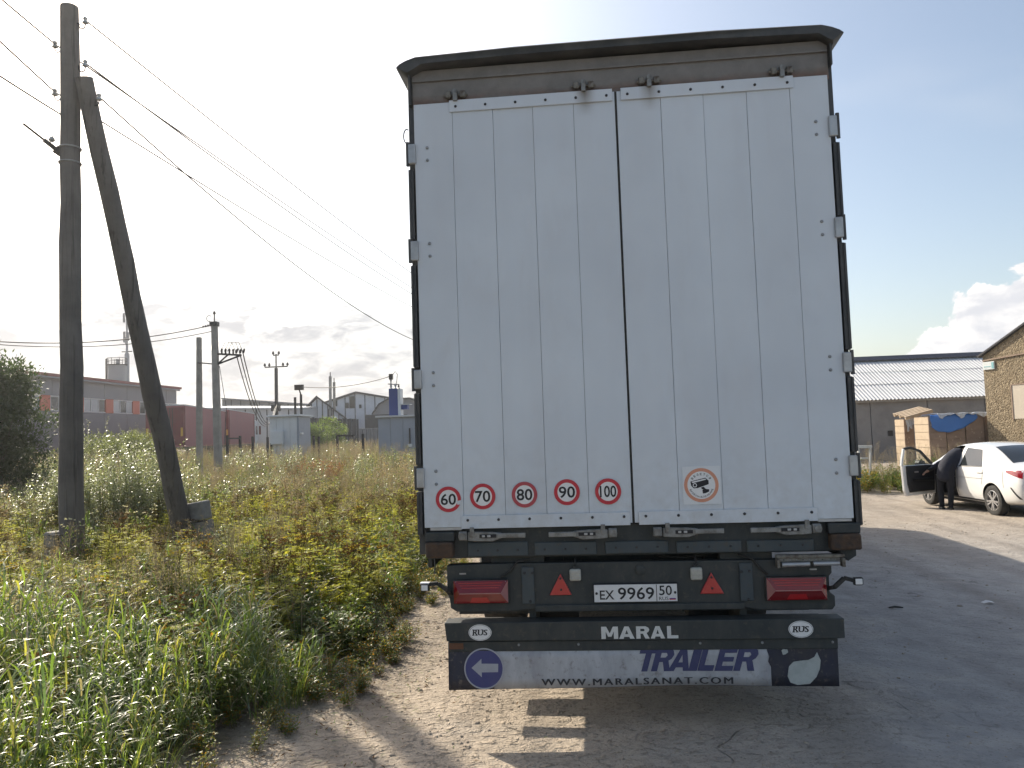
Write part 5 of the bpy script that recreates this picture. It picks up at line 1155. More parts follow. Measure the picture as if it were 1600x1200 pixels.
def apply_mods(o):
    dg = bpy.context.evaluated_depsgraph_get(); me = bpy.data.meshes.new_from_object(o.evaluated_get(dg)); o.modifiers.clear(); o.data = me; return me
apply_mods(body)
from mathutils.bvhtree import BVHTree
bv = BVHTree.FromPolygons([v.co[:] for v in body.data.vertices], [p.vertices[:] for p in body.data.polygons])
# wheel arches and the door opening are cut out
cuts = []
for y in (0.0, 2.60):
    for s in (-1, 1): c_ = MB().cyl((s*1.0, y, 0.31), (-s, 0, 0), 0.365, 0.42, 40).build('cut', 'car_black', None); cuts.append(c_)
c_ = MB().prism([(1.32, 0.30), (2.27, 0.30), (2.30, 0.88), (2.22, 0.98), (1.86, 1.34), (1.62, 1.395), (1.36, 1.40)], -1.2, -0.35, 'yz').build('cut', 'car_trim', None); cuts.append(c_)
body.data.materials.append(M_['car_black']); 
for c_ in cuts:
    b = body.modifiers.new('cut', 'BOOLEAN'); b.operation = 'DIFFERENCE'; b.object = c_; b.solver = 'EXACT'; b.material_mode = 'TRANSFER'
apply_mods(body); body.parent = CAR
for c_ in cuts: bpy.data.objects.remove(c_)
body.data.set_sharp_from_angle(angle=R(35))
def patch(name, corners, m_, parent, direction, n=10, off=0.008, src='yz', thick=True):
    """panel laid on the body: four (u,v) corners thrown onto the shell along direction"""
    mm = MB(); vs = []
    dvec = Vector(direction).normalized()
    for i in range(n+1):
        for j in range(n+1):
            a, b = i/n, j/n
            u = (1-a)*(1-b)*corners[0][0]+a*(1-b)*corners[1][0]+a*b*corners[2][0]+(1-a)*b*corners[3][0]
            v = (1-a)*(1-b)*corners[0][1]+a*(1-b)*corners[1][1]+a*b*corners[2][1]+(1-a)*b*corners[3][1]
            o_ = Vector((-3*dvec.x, u, v)) if src == 'yz' else Vector((u, -1.8, v)) if src == 'xz' else Vector((u, v, 2.5))
            hit = bv.ray_cast(o_, dvec)
            if hit[0] is None: h_ = Vector((u, v, 0.9)) if src == 'xy' else Vector((-0.8, u, v)) 
            else: h_ = hit[0]
            vs.append(h_-dvec*off)
    mm.add(vs, [(i*(n+1)+j, (i+1)*(n+1)+j, (i+1)*(n+1)+j+1, i*(n+1)+j+1) for i in range(n) for j in range(n)])
    return mm.build(name, m_, parent, smooth='all')
for s in (1, -1):
    patch('door_window', [(0.36, 0.99), (1.20, 0.985), (1.22, 1.36), (0.66, 1.33)], 'glass_dark', CAR, (s, 0, 0))
    patch('quarter_window', [(0.12, 1.0), (0.31, 0.995), (0.60, 1.31), (0.50, 1.28)], 'car_white', CAR, (s, 0, 0), 6, 0.003)
    patch('door_handle', [(0.32, 0.86), (0.52, 0.86), (0.52, 0.89), (0.32, 0.89)], 'car_white', CAR, (s, 0, 0), 3, 0.025)
    patch('door_gap', [(1.262, 0.32), (1.274, 0.32), (1.274, 0.93), (1.262, 0.93)], 'car_black', CAR, (s, 0, 0), 6, 0.002)
    patch('door_gap', [(0.335, 0.62), (0.345, 0.62), (0.30, 0.94), (0.29, 0.94)], 'car_black', CAR, (s, 0, 0), 6, 0.002)
    patch('sill_trim', [(0.38, 0.265), (2.20, 0.265), (2.20, 0.30), (0.38, 0.30)], 'car_trim', CAR, (s, 0, 0), 8, 0.004)
    patch('body_crease', [(0.30, 0.735), (2.25, 0.72), (2.25, 0.728), (0.30, 0.745)], 'alloy', CAR, (s, 0, 0), 10, 0.002)
    patch('fuel_gap', [(-0.42, 0.60), (-0.41, 0.60), (-0.36, 0.93), (-0.37, 0.93)], 'car_black', CAR, (s, 0, 0), 5, 0.002)
    patch('window_line', [(0.34, 0.972), (1.24, 0.966), (1.24, 0.984), (0.345, 0.988)], 'car_black', CAR, (s, 0, 0), 8, 0.010)
    patch('tail_lamp', [(-0.90, 0.80), (-0.50, 0.90), (-0.46, 0.945), (-0.88, 0.955)], 'tail_red', CAR, (s, 0, 0), 8, 0.006)
    patch('bumper_vent', [(-0.86, 0.40), (-0.80, 0.40), (-0.62, 0.62), (-0.66, 0.62)], 'car_black', CAR, (s, 0, 0), 5, 0.006)
patch('door_window', [(1.32, 0.985), (2.22, 0.98), (1.80, 1.33), (1.34, 1.37)], 'glass_dark', CAR, (-1, 0, 0))
patch('rear_window', [(-0.60, -0.36), (0.60, -0.36), (0.47, 0.42), (-0.47, 0.42)], 'glass_dark', CAR, (0, 0, -1), 10, 0.008, 'xy')
patch('windscreen', [(-0.62, 2.62), (0.62, 2.62), (0.48, 1.98), (-0.48, 1.98)], 'glass_dark', CAR, (0, 0, -1), 10, 0.008, 'xy')
for s in (-1, 1): patch('tail_lamp', [(s*0.42, 0.82), (s*0.72, 0.82), (s*0.72, 0.94), (s*0.40, 0.93)], 'tail_red', CAR, (0, 1, 0), 6, 0.006, 'xz')
patch('number_plate', [(-0.26, 0.72), (0.26, 0.72), (0.26, 0.83), (-0.26, 0.83)], 'plate_white', CAR, (0, 1, 0), 2, 0.012, 'xz')
patch('lower_bumper', [(-0.64, 0.40), (0.64, 0.40), (0.68, 0.50), (-0.68, 0.50)], 'car_black', CAR, (0, 1, 0), 8, 0.01, 'xz')
MB().box(-0.70, 0.70, 0.4, 2.9, 0.17, 0.21).build('underside', 'car_black', CAR)
MB().box(-0.345, -0.33, 1.34, 2.25, 0.32, 0.93).build('interior_liner', 'car_trim', CAR)
MB().box(-0.72, -0.30, 1.38, 1.52, 0.42, 1.12).build('seat_back', 'car_trim', CAR, bevel=0.05); MB().box(-0.72, -0.30, 1.53, 1.98, 0.36, 0.52).build('seat_cushion', 'car_trim', CAR, bevel=0.05)
# wheels
ty = MB().lathe((0, 0, 0), (1, 0, 0), [(0.205, -0.085), (0.27, -0.095), (0.302, -0.08), (0.312, -0.04), (0.312, 0.04), (0.302, 0.08), (0.27, 0.095), (0.205, 0.085)], 40).mesh('tyre')
ri = MB(); ri.lathe((0, 0, 0), (1, 0, 0), [(0.208, -0.085), (0.195, -0.088), (0.19, -0.05), (0.19, 0.08), (0.205, 0.086)], 40)
ri.lathe((0, 0, 0), (1, 0, 0), [(0.05, -0.09), (0.0, -0.095)], 14); ri.lathe((0, 0, 0), (1, 0, 0), [(0.05, -0.09), (0.055, -0.04)], 14)
for k in range(10):
    a = 2*math.pi*k/10+(0.12 if k % 2 else -0.12); ri.bar((-0.075, 0.03*math.cos(a), 0.03*math.sin(a)), (-0.08, 0.198*math.cos(a), 0.198*math.sin(a)), 0.03, 0.03, (1, 0, 0))
ri = ri.mesh('rim')
dk = MB().lathe((0, 0, 0), (1, 0, 0), [(0.19, -0.03), (0.0, -0.028)], 28).mesh('brake_disc')
for y in (0.0, 2.60):
    for s in (-1, 1):
        o = empty('wheel', (s*0.765, y, 0.312), 0 if s < 0 else math.pi); o.parent = CAR
        link('tyre', ty, 'rubber', o, True); link('rim', ri, 'alloy', o, True); link('brake_disc', dk, 'car_black', o, True)
# open driver door: local x points from the hinge to the free edge, y is outwards (away from the cabin when closed)
DR = empty('door', (-0.845, 2.27, 0)); DR.parent = CAR; DR['label'] = 'driver door swung wide open showing its dark inside'
DR.rotation_euler = (0, 0, R(-90-66))
outl = [(0.02, 0.30), (0.95, 0.28), (1.00, 0.40), (1.03, 0.92), (1.00, 1.10), (0.93, 1.36), (0.72, 1.385), (0.42, 1.30), (0.06, 0.97), (0.0, 0.88)]
inner = [(0.17, 0.985), (0.93, 0.985), (0.89, 1.315), (0.70, 1.335), (0.45, 1.255)]
low_ = [(0.02, 0.30), (0.95, 0.28), (1.00, 0.40), (1.03, 0.92), (1.025, 0.975), (0.065, 0.975), (0.0, 0.88)]
MB().prism(low_, -0.035, 0.035).build('skin', 'car_white', DR, bevel=0.015)
MB().prism([(0.09, 0.37), (0.88, 0.36), (0.93, 0.55), (0.95, 0.965), (0.08, 0.965), (0.05, 0.85)], 0.037, 0.075).build('inner_trim', 'car_trim', DR, bevel=0.02)
MB().prism([(0.14, 0.60), (0.80, 0.62), (0.80, 0.68), (0.14, 0.68)], 0.078, 0.125).build('armrest', 'car_black', DR, bevel=0.015)
MB().box(0.60, 0.72, 0.077, 0.088, 0.80, 0.835).build('inner_handle', 'alloy', DR, bevel=0.004)
path = [(1.03, 0.97), (1.00, 1.12), (0.93, 1.35), (0.72, 1.372), (0.42, 1.285), (0.06, 0.975)]
for (a, b), (c_, d_) in zip(path[:-1], path[1:]): MB().bar((a, 0, b), (c_, 0, d_), 0.05, 0.045, (0, 1, 0)).build('window_frame', 'car_black' if b > 1.2 else 'car_white', DR)
mat('glass_clear', (0.75, 0.8, 0.78), 0.02, trans=0.9); M_['glass_clear'].node_tree.nodes['Principled BSDF'].inputs['IOR'].default_value = 1.05
MB().prism([(0.10, 0.97), (1.0, 0.97), (0.915, 1.345), (0.72, 1.36), (0.43, 1.27)], -0.003, 0.003).build('window_pane', 'glass_clear', DR)
mi = MB().prism([(0.10, 0.93), (0.30, 0.93), (0.32, 1.0), (0.28, 1.06), (0.12, 1.05)], -0.26, -0.12); mi.bar((0.1, -0.03, 0.96), (0.16, -0.14, 0.97), 0.05, 0.04); mi.build('mirror', 'car_black', DR, bevel=0.02)

# ------------------------------------------------------------------ person leaning into the car
PR = thing('person', 'person in dark clothes bending into the white car through its open door', 'person', (7.62, 13.62, CZ), R(4))
def skin(name, chains, m_, parent, sub=2):
    """chains of (x,y,z,r) joined at shared first points"""
    vs, es, rs = [], [], []
    key = {}
    for ch in chains:
        prev = None
        for (x, y, z, r) in ch:
            kk = (round(x, 4), round(y, 4), round(z, 4))
            if kk not in key: key[kk] = len(vs); vs.append((x, y, z)); rs.append(r)
            if prev is not None: es.append((prev, key[kk]))
            prev = key[kk]
    me = bpy.data.meshes.new(name); me.from_pydata(vs, es, []); o = bpy.data.objects.new(name, me); C.objects.link(o)
    sm = o.modifiers.new('skin', 'SKIN'); sm.use_smooth_shade = True
    for i, r in enumerate(rs):
        sv = me.skin_vertices[0].data[i]; sv.radius = (r, r); sv.use_root = (i == 0)
    s2 = o.modifiers.new('sub', 'SUBSURF'); s2.levels = s2.render_levels = sub
    apply_mods(o); o.data.materials.append(M_[m_]); o.parent = parent
    o.data.polygons.foreach_set('use_smooth', [True]*len(o.data.polygons)); return o
hip = (0.0, 0.0, 0.90, 0.155)
chest = (0.36, 0.16, 1.16, 0.17); sh = (0.46, 0.20, 1.20, 0.15)
skin('body', [[hip, (0.17, 0.08, 1.04, 0.16), chest, sh, (0.56, 0.24, 1.20, 0.06), (0.60, 0.25, 1.19, 0.055)],
              [hip, (-0.04, 0.10, 0.84, 0.105), (-0.06, 0.14, 0.46, 0.075), (-0.07, 0.10, 0.12, 0.055), (-0.07, 0.09, 0.07, 0.05), (-0.03, 0.20, 0.04, 0.042)],
              [hip, (0.03, -0.10, 0.84, 0.105), (0.07, -0.06, 0.46, 0.075), (0.02, -0.10, 0.12, 0.055), (0.02, -0.11, 0.07, 0.05), (0.07, 0.0, 0.04, 0.042)],
              [sh, (0.38, 0.36, 1.14, 0.075), (0.12, 0.50, 0.98, 0.055), (-0.12, 0.52, 0.84, 0.045)],
              [sh, (0.55, 0.05, 1.12, 0.075), (0.68, 0.08, 0.90, 0.055), (0.84, 0.12, 0.74, 0.045)]], 'cloth_dark', PR)
skin('jacket', [[(-0.01, 0.0, 0.60, 0.17), (0.0, 0.0, 0.78, 0.185), (0.03, 0.01, 0.93, 0.19), (0.18, 0.085, 1.055, 0.20), (0.37, 0.165, 1.175, 0.205), (0.47, 0.20, 1.21, 0.16)], [(0.47, 0.20, 1.21, 0.16), (0.38, 0.365, 1.145, 0.088), (0.12, 0.505, 0.985, 0.068), (-0.06, 0.515, 0.875, 0.056)]], 'cloth_navy', PR)
skin('sleeve_highlight', [[(0.34, 0.36, 1.195, 0.022), (0.22, 0.42, 1.11, 0.02), (0.11, 0.49, 1.04, 0.018), (-0.02, 0.5, 0.945, 0.016)]], 'sleeve_sunlit', PR, 1)  # pale strip laid on to paint the sunlit edge of the sleeve
hd_ = MB().lathe((0.60, 0.25, 1.12), (0.35, 0.12, 1), [(0.0, -0.03), (0.055, -0.02), (0.078, 0.04), (0.088, 0.11), (0.075, 0.18), (0.04, 0.215), (0.0, 0.225)], 18); hd_.build('head', 'skin', PR, smooth='all')
hr2 = MB().lathe((0.59, 0.245, 1.135), (0.35, 0.12, 1), [(0.088, 0.05), (0.097, 0.11), (0.084, 0.185), (0.045, 0.222), (0.0, 0.232)], 18); hr2.build('hair', 'hair', PR, smooth='all')
hnd = [[(-0.10, 0.52, 0.85, 0.032), (-0.16, 0.525, 0.815, 0.034)]]
for k in range(4): hnd.append([(-0.16, 0.525, 0.815, 0.034), (-0.20, 0.50+0.018*k, 0.795, 0.010), (-0.235+0.006*abs(k-1.5), 0.495+0.019*k, 0.765, 0.009), (-0.235, 0.495+0.019*k, 0.74, 0.008)])
hnd.append([(-0.10, 0.52, 0.85, 0.032), (-0.14, 0.49, 0.825, 0.012), (-0.17, 0.475, 0.80, 0.010)])
skin('hand', hnd, 'skin', PR, 1)
for dx, dy in ((-0.07, 0.10), (0.02, -0.10)): MB().prism([(dx-0.05, dy-0.10), (dx+0.02, dy-0.10), (dx+0.09, dy+0.10), (dx+0.07, dy+0.17), (dx+0.0, dy+0.16), (dx-0.05, dy+0.02)], 0.0, 0.065, 'xy').build('shoe', 'car_black', PR, bevel=0.02)
# ------------------------------------------------------------------ vegetation
def leaf_mat(name, c1, c2, trans=0.45, gloss=0.05, rough=0.4, hue=None):
    m = bpy.data.materials.new(name); m.use_nodes = True; nt = m.node_tree; nt.nodes.clear(); N = nt.nodes.new; L = nt.links.new
    out = N('ShaderNodeOutputMaterial'); oi = N('ShaderNodeObjectInfo'); geo = N('ShaderNodeNewGeometry')
    mx = N('ShaderNodeMix'); mx.data_type = 'RGBA'; mx.inputs[6].default_value = (*c1, 1); mx.inputs[7].default_value = (*c2, 1)
    ad = N('ShaderNodeMath'); ad.operation = 'MULTIPLY_ADD'; L(geo.outputs['Random Per Island'], ad.inputs[0]); ad.inputs[1].default_value = 0.5
    sc = N('ShaderNodeMath'); sc.operation = 'MULTIPLY'; L(oi.outputs['Random'], sc.inputs[0]); sc.inputs[1].default_value = 0.5; L(sc.outputs[0], ad.inputs[2]); L(ad.outputs[0], mx.inputs[0])
    d = N('ShaderNodeBsdfDiffuse'); t = N('ShaderNodeBsdfTranslucent'); g_ = N('ShaderNodeBsdfGlossy'); g_.inputs['Roughness'].default_value = rough
    L(mx.outputs[2], d.inputs[0])
    tcol = N('ShaderNodeMix'); tcol.data_type = 'RGBA'; tcol.blend_type = 'MULTIPLY'; tcol.inputs[0].default_value = 1.0; L(mx.outputs[2], tcol.inputs[6]); tcol.inputs[7].default_value = (2.0, 1.95, 1.0, 1); L(tcol.outputs[2], t.inputs[0])
    s1 = N('ShaderNodeMixShader'); s1.inputs[0].default_value = trans; L(d.outputs[0], s1.inputs[1]); L(t.outputs[0], s1.inputs[2])
    s2 = N('ShaderNodeMixShader'); s2.inputs[0].default_value = gloss; L(s1.outputs[0], s2.inputs[1]); L(g_.outputs[0], s2.inputs[2])
    L(s2.outputs[0], out.inputs[0]); M_[name] = m; return m
leaf_mat('grass_lush', (0.07, 0.13, 0.03), (0.18, 0.24, 0.06), 0.52, 0.11, 0.34)
leaf_mat('grass_yellow', (0.20, 0.23, 0.05), (0.34, 0.32, 0.09), 0.5, 0.05, 0.45)
leaf_mat('grass_dry', (0.27, 0.235, 0.165), (0.40, 0.35, 0.26), 0.25, 0.03, 0.5)
leaf_mat('plume', (0.32, 0.255, 0.21), (0.43, 0.35, 0.295), 0.28, 0.02, 0.6)
leaf_mat('tansy_leaf', (0.22, 0.26, 0.05), (0.46, 0.43, 0.08), 0.55, 0.04, 0.5)
leaf_mat('dark_leaf', (0.06, 0.11, 0.03), (0.13, 0.18, 0.05), 0.5, 0.05, 0.4)
leaf_mat('seed_brown', (0.055, 0.030, 0.014), (0.13, 0.07, 0.025), 0.15, 0.0, 0.8)
leaf_mat('tansy_yellow', (0.42, 0.28, 0.02), (0.50, 0.36, 0.04), 0.3, 0.0, 0.8)
leaf_mat('stem_green', (0.10, 0.10, 0.035), (0.17, 0.13, 0.05), 0.1, 0.03, 0.6)
leaf_mat('orange_leaf', (0.30, 0.13, 0.025), (0.36, 0.22, 0.03), 0.5, 0.03, 0.5)
leaf_mat('silver_leaf', (0.19, 0.225, 0.13), (0.37, 0.40, 0.29), 0.42, 0.14, 0.32)
leaf_mat('white_flower', (0.55, 0.53, 0.50), (0.62, 0.60, 0.56), 0.3, 0.0, 0.8)
leaf_mat('rust_leaf', (0.20, 0.075, 0.03), (0.28, 0.12, 0.05), 0.4, 0.03, 0.5)
leaf_mat('bush_leaf', (0.030, 0.055, 0.018), (0.062, 0.088, 0.028), 0.35, 0.06, 0.4)
leaf_mat('hedge_leaf', (0.09, 0.125, 0.035), (0.17, 0.19, 0.05), 0.38, 0.05, 0.4)
mat('bark', (0.10, 0.08, 0.06), 0.9)

class PL:
    """plant builder: strips and leaves collected per material"""
    def __init__(s): s.v = []; s.f = []; s.m = []; s.mats = []
    def mi(s, name):
        if name not in s.mats: s.mats.append(name)
        return s.mats.index(name)
    def quadstrip(s, L_, R_, mname):
        b = len(s.v); k = len(L_)
        for a, c_ in zip(L_, R_): s.v += [a, c_]
        for i in range(k-1): s.f.append((b+2*i, b+2*i+1, b+2*i+3, b+2*i+2)); s.m.append(s.mi(mname))
    def blade(s, p, az, length, width, lean, droop, mname, seg=5, twist=0.0):
        """grass blade that rises and bends over"""
        ca, sa = math.cos(az), math.sin(az); L_, R_ = [], []; x = z = 0.0; ang = math.pi/2-lean; px_, py_, pz_ = p
        for i in range(seg+1):
            t = i/seg; w = width*0.5*(0.55+0.9*t if t < 0.4 else (1-t)/0.6*0.91+0.02)
            tw = twist*t; wx, wy = -math.sin(az+tw)*w, math.cos(az+tw)*w
            c_ = (px_+ca*x, py_+sa*x, pz_+z)
            L_.append((c_[0]-wx, c_[1]-wy, c_[2])); R_.append((c_[0]+wx, c_[1]+wy, c_[2]+w*0.3))
            d_ = length/seg; x += d_*math.cos(ang); z += d_*math.sin(ang); ang -= droop/seg*(0.35+1.5*t)
        s.quadstrip(L_, R_, mname); return (px_+ca*x, py_+sa*x, pz_+z)
    def leaf(s, p, d, length, width, mname, nrm=None):
        d = Vector(d).normalized(); a = d.cross(Vector((random.uniform(-.4, .4), random.uniform(-.4, .4), 1)))
        if a.length < 1e-3: a = Vector((1, 0, 0))
        a.normalize(); p = Vector(p); m_ = p+d*length*0.45; b = len(s.v); n_ = a.cross(d)*width*0.18
        s.v += [tuple(p), tuple(m_-a*width/2+n_), tuple(p+d*length), tuple(m_+a*width/2+n_)]; s.f.append((b, b+1, b+2, b+3)); s.m.append(s.mi(mname))
    def stem(s, p, q, r, mname):
        p, q = Vector(p), Vector(q); d = (q-p).normalized(); a = d.cross(Vector((0.3, 0.9, 0.1))).normalized(); c_ = d.cross(a); b = len(s.v)
        for e_, rr in ((p, r), (q, r*0.6)):
            for k in range(3): t = 2.094*k; s.v.append(tuple(e_+rr*(math.cos(t)*a+math.sin(t)*c_)))
        for k in range(3): s.f.append((b+k, b+(k+1) % 3, b+3+(k+1) % 3, b+3+k)); s.m.append(s.mi(mname))
    def mesh(s, name):
        me = bpy.data.meshes.new(name); me.from_pydata(s.v, [], s.f); 
        for n_ in s.mats: me.materials.append(M_[n_])
        me.polygons.foreach_set('material_index', s.m); me.polygons.foreach_set('use_smooth', [True]*len(me.polygons)); me.update(); return me
U = random.uniform
def g_tuft(m1='grass_lush', n=46, h=(0.35, 0.75), w=(0.006, 0.012), spread=0.10, droop=(0.35, 2.2), m2=None):
    p = PL()
    for _ in range(n):
        a, r = U(0, 6.283), spread*math.sqrt(random.random()); p.blade((r*math.cos(a), r*math.sin(a), -0.02), a+U(-.9, .9), U(*h), U(*w), U(0.02, 0.28), U(*droop), m2 if (m2 and random.random() < 0.3) else m1, 6, U(-.8, .8))
    return p
def g_reed(n=7, m1='grass_lush', m2='grass_yellow'):
    """broad-bladed grass: leafy upright stems whose long blades arch over"""
    p = PL()
    for _ in range(n):
        a, r = U(0, 6.283), 0.13*math.sqrt(random.random()); b0 = Vector((r*math.cos(a), r*math.sin(a), -0.02)); H_ = U(0.42, 0.8); az = U(0, 6.283); ln = U(0.02, 0.22)
        q = b0+Vector((math.cos(az)*H_*ln, math.sin(az)*H_*ln, H_)); p.stem(b0, q, 0.0035, m1); la = U(0, 6.283)
        for i in range(7):
            t = 0.12+0.88*i/6; la += math.pi+U(-.7, .7); c_ = b0.lerp(q, t)
            p.blade(tuple(c_), la, U(0.28, 0.50)*(1.1-0.3*t), U(0.010, 0.018), U(0.12, 0.55), U(1.3, 3.3), 'grass_dry' if random.random() < 0.07 else m2 if random.random() < 0.2 else m1, 8, U(-.5, .5))
    return p
def g_plume(h=(0.6, 1.0), n=9, ml='grass_yellow', mp_='plume', lush=14):
    p = g_tuft(ml, lush, (0.3, 0.6), (0.003, 0.007), 0.09)
    for _ in range(n):
        a = U(0, 6.283); b0 = (0.06*math.cos(a), 0.06*math.sin(a), 0); H_ = U(*h); ln = U(0.05, 0.28); az = a+U(-.5, .5)
        q = (b0[0]+math.cos(az)*H_*ln, b0[1]+math.sin(az)*H_*ln, H_*0.96); p.stem(b0, q, 0.0022, 'grass_dry')
        d = (Vector(q)-Vector(b0)).normalized()
        for i in range(34):
            t = random.random(); c_ = Vector(q)-d*0.24*t; ph = U(0, 6.283); sp = 0.045*math.sin(math.pi*min(1, 0.12+t))*U(0.4, 1)
            e_ = c_+Vector((math.cos(ph)*sp, math.sin(ph)*sp, U(-.01, 0.012))); p.leaf(e_, (math.cos(ph)*0.5+d.x, math.sin(ph)*0.5+d.y, U(0.0, 1.0)), U(0.012, 0.026), U(0.003, 0.006), mp_)
    return p
def tansy(h=(0.5, 0.85), n=7, leaf='tansy_leaf', head='seed_brown', heads=True, fern=9):
    p = PL()
    for _ in range(n):
        a = U(0, 6.283); b0 = Vector((0.10*math.cos(a)*random.random(), 0.10*math.sin(a)*random.random(), 0)); H_ = U(*h); az = U(0, 6.283); ln = U(0.05, 0.3)
        q = b0+Vector((math.cos(az)*H_*ln, math.sin(az)*H_*ln, H_)); p.stem(b0, q, 0.0035, 'stem_green')
        for i in range(fern):
            t = 0.12+0.8*i/fern; c_ = b0.lerp(q, t); la = i*2.4+U(-.4, .4); L_ = U(0.10, 0.19)*(1.1-0.5*t); up = U(0.1, 0.7)
            d = Vector((math.cos(la), math.sin(la), up)).normalized(); tip = c_+d*L_-Vector((0, 0, L_*0.22))
            side = d.cross(Vector((0, 0, 1))).normalized()
            for k in range(6):
                u = 0.2+0.16*k; cc = c_.lerp(tip, u); wl = 0.055*math.sin(math.pi*(0.15+0.75*u))*U(0.7, 1.2)
                for sg in (-1, 1): p.leaf(cc, side*sg+d*0.55, wl, 0.016, leaf)
            p.leaf(c_.lerp(tip, 0.85), d, 0.04, 0.016, leaf)
        if heads:
            for k in range(random.randint(6, 12)):
                ph, rr = U(0, 6.283), 0.075*math.sqrt(random.random()); c_ = q+Vector((rr*math.cos(ph), rr*math.sin(ph), U(0.015, 0.045))); p.stem(q-Vector((0, 0, 0.04)), c_, 0.0014, 'stem_green')
                b = len(p.v); R_ = U(0.011, 0.018)
                for j in range(6): p.v.append((c_.x+R_*math.cos(j*1.047), c_.y+R_*math.sin(j*1.047), c_.z+U(-.002, .002)))
                p.v.append((c_.x, c_.y, c_.z+0.006)); mh = p.mi(head)
                for j in range(6): p.f.append((b+j, b+(j+1) % 6, b+6)); p.m.append(mh)
    return p
def leafy(h=(0.25, 0.6), n=8, m1='dark_leaf', m2='orange_leaf', frac=0.06, ll=(0.03, 0.075), per=18, spread=0.12):
    p = PL()
    for _ in range(n):
        a = U(0, 6.283); b0 = Vector((spread*math.cos(a)*random.random(), spread*math.sin(a)*random.random(), 0)); H_ = U(*h); az = U(0, 6.283); ln = U(0.1, 0.6)
        q = b0+Vector((math.cos(az)*H_*ln, math.sin(az)*H_*ln, H_)); p.stem(b0, q, 0.003, 'stem_green')
        for i in range(per):
            t = 0.15+0.85*i/per; c_ = b0.lerp(q, t); la = i*2.4+U(-.5, .5); d = Vector((math.cos(la), math.sin(la), U(-0.1, 0.8)))
            L_ = U(*ll)*(1.15-0.4*t)
            for k in range(3):
                dd = d+Vector((U(-.7, .7), U(-.7, .7), U(-.3, .3))); p.leaf(c_+d*U(0, 0.04), dd, L_, L_*U(0.35, 0.55), m2 if random.random() < frac else m1)
    return p
def stalk(h=(1.2, 1.9), n=9, m1='silver_leaf', spread=0.28, per=46, fl=None):
    p = PL()
    for _ in range(n):
        a = U(0, 6.283); r = spread*math.sqrt(random.random()); b0 = Vector((r*math.cos(a), r*math.sin(a), 0)); H_ = U(*h); az = a+U(-.6, .6); ln = U(0.03, 0.22)
        q = b0+Vector((math.cos(az)*H_*ln, math.sin(az)*H_*ln, H_)); p.stem(b0, q, 0.005, 'stem_green')
        for i in range(per):
            t = 0.12+0.88*i/per; c_ = b0.lerp(q, t); la = i*2.4+U(-.5, .5); L_ = U(0.06, 0.125)*(1.15-0.5*t)
            p.leaf(c_, (math.cos(la), math.sin(la), U(0.0, 1.0)), L_, L_*0.34, m1)
            if i % 2 == 0 and t > 0.3: 
                e_ = c_+Vector((math.cos(la), math.sin(la), 0.9)).normalized()*U(0.04, 0.12)
                for k in range(3): p.leaf(e_, (U(-1, 1), U(-1, 1), U(0, 1)), L_*0.7, L_*0.26, m1)
            if fl and t > 0.72 and random.random() < 0.5: p.leaf(c_+Vector((U(-.03, .03), U(-.03, .03), U(0, .03))), (U(-1, 1), U(-1, 1), U(-1, 1)), 0.022, 0.018, fl)
    return p
def scatter(name, label, cat, protos, pts):
    """one object: plants set on the points by geometry nodes; pts rows x,y,z,scale,kind"""
    col = bpy.data.collections.new(name+'_plants')
    for i, p in enumerate(protos):
        o = bpy.data.objects.new('%s_%02d' % (name, i), p.mesh(name)); col.objects.link(o)
    pts = np.array(pts); n = len(pts); me = bpy.data.meshes.new(name); me.from_pydata(pts[:, :3].tolist(), [], [])
    rot = np.stack([rng.normal(0, 0.07, n), rng.normal(0, 0.07, n), rng.uniform(0, 6.283, n)], 1)
    a = me.attributes.new('rot', 'FLOAT_VECTOR', 'POINT'); a.data.foreach_set('vector', rot.astype(np.float32).ravel())
    a = me.attributes.new('scl', 'FLOAT', 'POINT'); a.data.foreach_set('value', pts[:, 3].astype(np.float32))
    a = me.attributes.new('pid', 'INT', 'POINT'); a.data.foreach_set('value', pts[:, 4].astype(np.int32))
    ng = bpy.data.node_groups.new(name+'_scatter', 'GeometryNodeTree')
    ng.interface.new_socket('Geometry', in_out='INPUT', socket_type='NodeSocketGeometry'); ng.interface.new_socket('Geometry', in_out='OUTPUT', socket_type='NodeSocketGeometry')
    N = ng.nodes.new; L = ng.links.new; gi, go = N('NodeGroupInput'), N('NodeGroupOutput')
    ci = N('GeometryNodeCollectionInfo'); ci.inputs['Collection'].default_value = col; ci.inputs['Separate Children'].default_value = True; ci.inputs['Reset Children'].default_value = True
    ip = N('GeometryNodeInstanceOnPoints'); ip.inputs['Pick Instance'].default_value = True
    def na(nm, ty): x = N('GeometryNodeInputNamedAttribute'); x.data_type = ty; x.inputs['Name'].default_value = nm; return x.outputs['Attribute']
    L(gi.outputs[0], ip.inputs['Points']); L(ci.outputs[0], ip.inputs['Instance']); L(na('pid', 'INT'), ip.inputs['Instance Index']); L(na('rot', 'FLOAT_VECTOR'), ip.inputs['Rotation']); L(na('scl', 'FLOAT'), ip.inputs['Scale'])
    L(ip.outputs[0], go.inputs[0])
    o = bpy.data.objects.new(name, me); C.objects.link(o); md = o.modifiers.new('scatter', 'NODES'); md.node_group = ng
    tag(o, label, cat, kind='stuff'); return o

